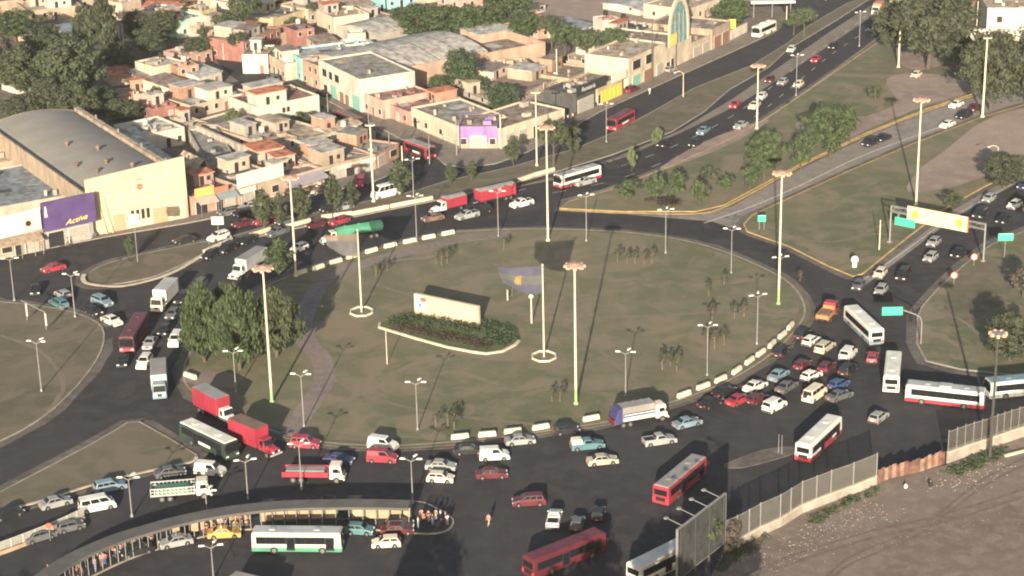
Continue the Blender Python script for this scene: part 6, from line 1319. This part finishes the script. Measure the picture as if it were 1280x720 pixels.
# white railing and planter wall at the lower left
RP=[(-30,704),(0,694),(30,683),(60,671),(85,660),(106,650)]; P=cat_([(g(x,y).x,g(x,y).y) for x,y in RP],False,4)
t=T('railing','white railing along the lower left carriageway','railing',(P[0].x,P[0].y,.05)); Q=[p-P[0] for p in P]
ob('kerb_wall',MB().sweep(Q,.35,0,.5),TANP,t)
for z in (1.75,.75): ob('rail',MB().sweep(Q,.07,z-.04,z+.04),SW,t)
m=0
for i in range(len(Q)-1):
    if i%2==0: ob('post',MB().tube((Q[i].x,Q[i].y,.5),(Q[i].x,Q[i].y,1.8),.05,n=6),SW,t)
    ob('infill',MB().sweep([(Q[i].x,Q[i].y),(Q[i+1].x,Q[i+1].y)],.03,.85,1.65),mat('railing_mesh',(.45,.44,.40),.8,.1,alpha=.5),t)
t=T('round_sign','round red sign behind the white railing','road sign',g(63,676)); ob('post',MB().tube((0,0,0),(0,0,1.9),.05,n=6),STEEL,t); ob('disc',MB().tube((0,-.05,2.2),(0,.0,2.2),.42,n=16),SRED,t)
# ------------------------------------------------------------------ people
def skinmesh(name,pts,edges,rad,lv=1):
    me=D.meshes.new(name); me.from_pydata(pts,edges,[]); o=D.objects.new(name,me); C.scene.collection.objects.link(o)
    md=o.modifiers.new('skin','SKIN'); sv=me.skin_vertices[0].data
    for i,r in enumerate(rad): sv[i].radius=(r,r) if not isinstance(r,tuple) else r
    sv[0].use_root=True; md.use_smooth_shade=True
    s=o.modifiers.new('sub','SUBSURF'); s.levels=lv; s.render_levels=lv
    dg=C.evaluated_depsgraph_get(); m2=D.meshes.new_from_object(o.evaluated_get(dg)); D.objects.remove(o); m2.name=name; return m2
def merge(me,mb):
    bm=bmesh.new(); bm.from_mesh(me); m2=mb.mesh('tmp'); bm.from_mesh(m2); bm.to_mesh(me); bm.free(); D.meshes.remove(m2)
    for p in me.polygons: p.use_smooth=True
    return me
def person_meshes(pose):
    wk=pose
    hip=.93; kn=.5; st={'stand':(0,0),'walk':(.26,-.26),'wait':(.06,-.04)}[wk]
    pts=[(0,0,.98),(0,0,1.15),(0,0,1.38),(0,0,1.47),(0,0,1.55),(0,.01,1.66),(0,0,1.74)]
    ed=[(0,1),(1,2),(2,3),(3,4),(4,5),(5,6)]; rd=[(.15,.11),(.13,.10),(.17,.10),(.07,.07),(.058,.06),(.085,.10),(.06,.07)]
    for s,f in ((1,st[0]),(-1,st[1])):
        b=len(pts); pts+=[(s*.09,0,.90),(s*.10,-f*.55+.02 if f else 0.0,.50),(s*.10,-f,.09),(s*.11,-f-.13,.04)]; ed+=[(0,b),(b,b+1),(b+1,b+2),(b+2,b+3)]; rd+=[.085,.058,.04,.035]
        b=len(pts); pts+=[(s*.19,0,1.40),(s*.24,f*.3+.02,1.15),(s*.25,f*.7-.06,.92),(s*.25,f*.8-.09,.84)]; ed+=[(2,b),(b,b+1),(b+1,b+2),(b+2,b+3)]; rd+=[.055,.042,.03,.028]
    body=skinmesh('body',pts,ed,rd)
    hm_=MB()
    for s,f in ((1,st[0]),(-1,st[1])):
        hx,hy,hz=s*.25,f*.8-.09,.84
        for k,(dy,l) in enumerate(((-.03,.075),(-.01,.085),(.01,.08),(.03,.065))):
            hm_.tube((hx,hy+dy,hz),(hx-s*.008,hy+dy-.008,hz-l*.6),.009,.008,n=5); hm_.tube((hx-s*.008,hy+dy-.008,hz-l*.6),(hx-s*.025,hy+dy-.015,hz-l),.008,.006,n=5)
        hm_.tube((hx,hy-.035,hz+.02),(hx-s*.012,hy-.07,hz-.02),.010,.007,n=5)
    hm_.tube((0,-.085,1.635),(0,-.115,1.61),.012,.016,n=5)              # nose
    for s in (-1,1): hm_.lathe((s*.083,.01,1.60),[(.01,0),(.016,.03),(.01,.06)],6)
    merge(body,hm_)
    tp=[(0,0,1.0),(0,0,1.15),(0,0,1.39)]; te=[(0,1),(1,2)]; tr=[(.165,.125),(.15,.12),(.185,.115)]
    for s,f in ((1,st[0]),(-1,st[1])):
        b=len(tp); tp+=[(s*.19,0,1.41),(s*.235,f*.25+.02,1.2)]; te+=[(2,b),(b,b+1)]; tr+=[.07,.058]
    shirt=skinmesh('shirt',tp,te,tr)
    lp=[(0,0,.99)]; le=[]; lr=[(.16,.125)]
    for s,f in ((1,st[0]),(-1,st[1])):
        b=len(lp); lp+=[(s*.09,0,.88),(s*.10,-f*.55+.02 if f else 0.0,.50),(s*.10,-f,.13)]; le+=[(0,b),(b,b+1),(b+1,b+2)]; lr+=[.10,.075,.06]
    tro=skinmesh('trousers',lp,le,lr)
    hair=skinmesh('hair',[(0,.02,1.69),(0,.045,1.62),(0,.0,1.755)],[(0,1),(0,2)],[(.10,.11),(.085,.08),(.05,.06)])
    return body,shirt,tro,hair
PMS={k:person_meshes(k) for k in ('stand','walk','wait')}
CL={'pink':(.72,.25,.30),'white':(.72,.70,.66),'navy':(.03,.04,.09),'black':(.02,.02,.022),'grey':(.22,.22,.22),'blue':(.08,.15,.34),'red':(.5,.05,.06),'tan':(.42,.32,.22),'green':(.08,.2,.1),'pale blue':(.35,.45,.55),'brown':(.16,.09,.06),'cream':(.62,.56,.44)}
def cloth(c): return mat('cloth_'+c.replace(' ','_'),CL[c],.9,0)
def person(x,y,sh,tr,where,pose='stand',z=.17):
    t=T('person',f'person in {sh} top and {tr} trousers {where}','person',g(x,y,z),random.uniform(0,6.28),'people waiting for buses'); s=random.uniform(.94,1.05); t.scale=(s,s,s)
    b,s_,l,h=PMS[pose]; link('body',b,SKIN,t); link('shirt',s_,cloth(sh),t); link('trousers',l,cloth(tr),t); link('hair',h,HAIR,t)
person(611,657,'pink','tan','walking alone on the bottom road','walk',.03)
E1=[(523,660,'white','pale blue','at the corner of the shelter end'),(530,655,'red','black','second from the shelter end'),(536,652,'navy','grey','behind the others at the platform end'),(541,656,'black','blue','in the middle of the platform end'),(545,650,'grey','white','in the end group, left of the white shirts'),(551,650,'white','navy','in the end group, farther right'),(557,652,'pale blue','black','last at the rounded platform end'),(559,657,'white','grey','nearest the rounded kerb tip'),(527,650,'pink','grey','just behind the last shelter post')]
for i,(x,y,a,b,w_) in enumerate(E1): person(x,y,a,b,w_,('stand','wait')[i%2])
cs=['white','navy','black','grey','blue','red','tan','green','pale blue','brown','cream','pink']; R=random.Random(5); used=set()
def crowd(n,pts,where):
    for i in range(n):
        while True:
            a,b=R.choice(cs),R.choice(['navy','black','grey','blue','tan','brown'])
            if (a,b,where) not in used: used.add((a,b,where)); break
        u=R.random()*(len(pts)-1); k=int(u); f=u-k; x=lerp(pts[k][0],pts[k+1][0],f)+R.uniform(-3,3); y=lerp(pts[k][1],pts[k+1][1],f)+R.uniform(-4,5)
        person(x,y,a,b,where,R.choice(['stand','wait']))
crowd(18,[(250,663),(275,662),(318,659)],'behind the yellow taxi')
crowd(34,[(95,722),(128,703),(158,686),(192,676)],'in the crowd beside the black saloon')
crowd(6,[(50,730),(75,716),(92,708)],'at the lower left shelter end')
for x,y,s,t_,w_ in [(85,308,'tan','navy','by the teal van under the purple sign'),(46,312,'white','black','outside the brown awning'),(52,313,'red','grey','beside the brown awning'),(102,297,'pale blue','black','before the purple sign shop'),(286,300,'white','black','standing at the tip of the side street'),(812,118,'white','white','before the two storey front'),(755,124,'pink','black','outside the yellow shop'),(710,152,'white','navy','on the pavement by the shop row'),(716,150,'tan','black','on the pavement left of the black pickup')]:
    person(x,y,s,t_,w_,'walk')
# ------------------------------------------------------------------ fences and walls round the lot
CONC=wallm('concrete'); WIRE=mat('chain_link',(.20,.19,.17),.7,.1,alpha=.30)
def meshfence(name,px,zb,zt,label,wallh,post,panelm=None,posts=STEEL,pal=False,step=None):
    P=[g(x,y,.2) for x,y in px]; o0=P[0]; t=T(name,label,'fence',o0); Q=[(p-o0) for p in P]
    W=[(q.x,q.y) for q in Q]
    if wallh: ob('base_wall',MB().sweep(W,.35,-.2,wallh),panelm or CONC,t); ob('coping',MB().sweep(W,.45,wallh,wallh+.1),K_cream,t)
    if not pal:
        ob('wire_mesh',MB().sweep(W,.03,wallh+.12,zt-.05),WIRE,t); ob('top_rail',MB().sweep(W,.06,zt-.05,zt+.02),STEEL,t)
        for i,(x,y) in enumerate(W): ob('post',MB().tube((x,y,wallh),(x,y,zt+.15),.08,n=6),posts,t)
    else:
        for z in (wallh+.4,zt-.35): ob('rail',MB().sweep(W,.05,z,z+.08),STEEL,t)
        for (x0,y0),(x1,y1) in zip(W,W[1:]):
            L=math.hypot(x1-x0,y1-y0); n=int(L/1.25)
            for k in range(n):
                x,y=lerp(x0,x1,k/n),lerp(y0,y1,k/n); ob('post',MB().tube((x,y,wallh),(x,y,zt),.055,n=5),posts,t)
            ob('bar_infill',MB().sweep([(x0,y0),(x1,y1)],.02,wallh+.5,zt-.4),mat('bar_infill',(.12,.11,.10),.7,.1,alpha=.35),t)
    return t
FP=[(905,692),(921,685),(936,677),(950,669),(975,658),(988,650),(1002,641),(1020,634),(1038,627),(1066,617),(1095,605)]
meshfence('chain_link_fence',FP,0,4.6,'chain link fence with pale posts on a low peach wall around the dirt lot',1.2,1)
PP=[(1097,604),(1110,599),(1125,595),(1140,592),(1155,588),(1168,583),(1181,579)]; P=[g(x,y,.2) for x,y in PP]; t=T('sheet_fence','rusty red corrugated sheet fence between the two peach walls','fence',P[0])
RC=[mat('rust_red',(.17,.085,.07),.85,.35,1.2),mat('rust_brown',(.13,.08,.06),.85,.35,1.2),mat('rust_pale',(.24,.165,.125),.85,.3,1.2)]
k=0
for a,b in zip(P,P[1:]):
    for j in range(3):
        q0=(a.lerp(b,j/3)-P[0]); q1=(a.lerp(b,(j+.96)/3)-P[0]); s=[]
        for i in range(13): 
            q=q0.lerp(q1,i/12); dn=.05 if i%2 else -.05; s.append((q.x+dn*.3,q.y-dn))
        ob('sheet',MB().sweep(s,.02,-.2,2.0+.15*math.sin(k*2.1)),RC[(k*7+k//3)%3],t); k+=1
meshfence('palisade_fence',[(1184,578),(1205,570),(1236,560),(1262,551),(1292,541),(1330,528)],0,5.0,'tall palisade fence with many thin posts on the peach wall at the right',1.5,1,pal=True)
t=T('kerb_slab','pale concrete edge slab inside the lot at the right edge','kerb',g(1255,571,.2)); ob('slab',MB().box(0,6,-.2,.2,0,.3),K_cream,t,rz=.45)
# billboard seen edge-on
a=g(905,700,.1); b=g(846,748,.1); dv=(b-a); L=dv.length; rz=math.atan2(dv.y,dv.x); t=T('billboard','edge-on weathered billboard with four lamp arms at the fence end','billboard',a,rz); hb=hm(905,700,82)
BM=mat('billboard_grey',(.05,.053,.05),.9,.35,.8); 
ob('panel',MB().box(0,L,-.12,.12,2.6,hb),BM,t); fr=ob('frame',MB().box(-.1,L+.1,-.14,.14,hb,hb+.1).box(-.1,L+.1,-.14,.14,2.5,2.6).box(L+.002,L+.1,-.14,.14,2.6,hb).box(-.1,-.002,-.14,.14,2.6,hb),STEEL,t)
for q in (.05,.35,.65,.95): ob('post',MB().box(L*q-.07,L*q+.07,.13,.27,0,hb-.1),mat('dark_pole',(.05,.05,.05),.8,.1),t)
for q in (.12,.38,.64,.9): ar=ob('lamp_arm',MB().tube((L*q,-.1,hb+.1),(L*q,-2.2,hb+.5),.05,n=6),STEEL,t); ob('lamp_head',MB().box(L*q-.25,L*q+.25,-2.5,-2.1,hb+.4,hb+.6),STEEL,ar)
tree('umb',885,708,42,640,'olive','scrubby brown tree growing against the billboard and fence',group=None); tree('small',916,694,26,650,'bronze','bare brown bush at the start of the chain link fence')
# rubble heaps and litter
def rubble(label,pts,n,s0,s1,m,name='rubble'):
    R=random.Random(label); mb=MB()
    for k in range(n):
        u=R.random()*(len(pts)-1); i=int(u); f=u-i; x=lerp(pts[i][0],pts[i+1][0],f)+R.gauss(0,16); y=lerp(pts[i][1],pts[i+1][1],f)+abs(R.gauss(0,10)); p=g(x,y,.2); s=R.uniform(s0,s1)
        q=[Vector((R.uniform(.6,1)*sx,R.uniform(.6,1)*sy,0)) for sx,sy in ((-1,-1),(1,-1),(1,1),(-1,1))]
        mb.hexa([p+v*s for v in q],[p+v*s*R.uniform(.4,.9)+Vector((0,0,s*R.uniform(.3,.9))) for v in q])
    o=ob(name,mb,m); o['kind']='stuff'
rubble('a',[(930,700),(1000,668),(1060,640),(1095,625)],230,.03,.12,mat('rubble_pale',(.27,.23,.19),.95,.2,2))
rubble('b',[(920,712),(980,690),(1040,668),(1120,628)],180,.03,.14,mat('rubble_brown',(.19,.14,.115),.95,.25,2))
rubble('c',[(1180,598),(1210,590),(1262,570)],170,.03,.13,_M['rubble_pale'])
rubble('d',[(900,730),(1000,700),(1150,660),(1270,640)],120,.03,.12,_M['rubble_brown'],'pebbles')
rubble('e',[(330,200),(360,186),(400,180),(430,200)],160,.15,.6,_M['rubble_brown'],'roof_debris')
rubble('f',[(340,228),(370,222),(396,220)],120,.15,.6,mat('rubble_cream',(.5,.42,.3),.95,.2,2),'roof_debris')
for (x,y,l,s) in [(1163,607,'dark plastic bag with a white corner on the lot edge',.35),(1132,610,'white bundle of litter beside the rusty sheets',.3)]:
    t=T('litter_bag',l,'litter',g(x,y,.2)); ob('bag',MB().lathe((0,0,0),[(s*.7,0),(s,.25),(s*.7,.5),(s*.15,.62)],9),BLACKP if 'dark' in l else SW,t,smooth=True); ob('knot',MB().lathe((0,0,.6),[(s*.1,0),(s*.25,.12)],6),SW,t)
# ------------------------------------------------------------------ trees and blocks this side of the frame, whose shade falls into the picture
for i,(X,Y,W_,H_) in enumerate([(-17,182,10,17.5),(3,176,12,17),(14,180,12,17),(22,184,10,15),(-88,176,22,19),(-70,170,18,16),(-108,182,20,20)]):
    tree_at('big',Vector((X,Y,0)),W_,H_,'dark',['park tree nearer than the picture, left of the middle','park tree nearer than the picture, at the middle','park tree nearer than the picture, right of the middle','park tree nearer than the picture, small one on the right','broad tree nearer than the picture at far left','broad tree nearer than the picture, inner left','tall tree nearer than the picture beyond the left edge'][i],'trees this side of the picture')
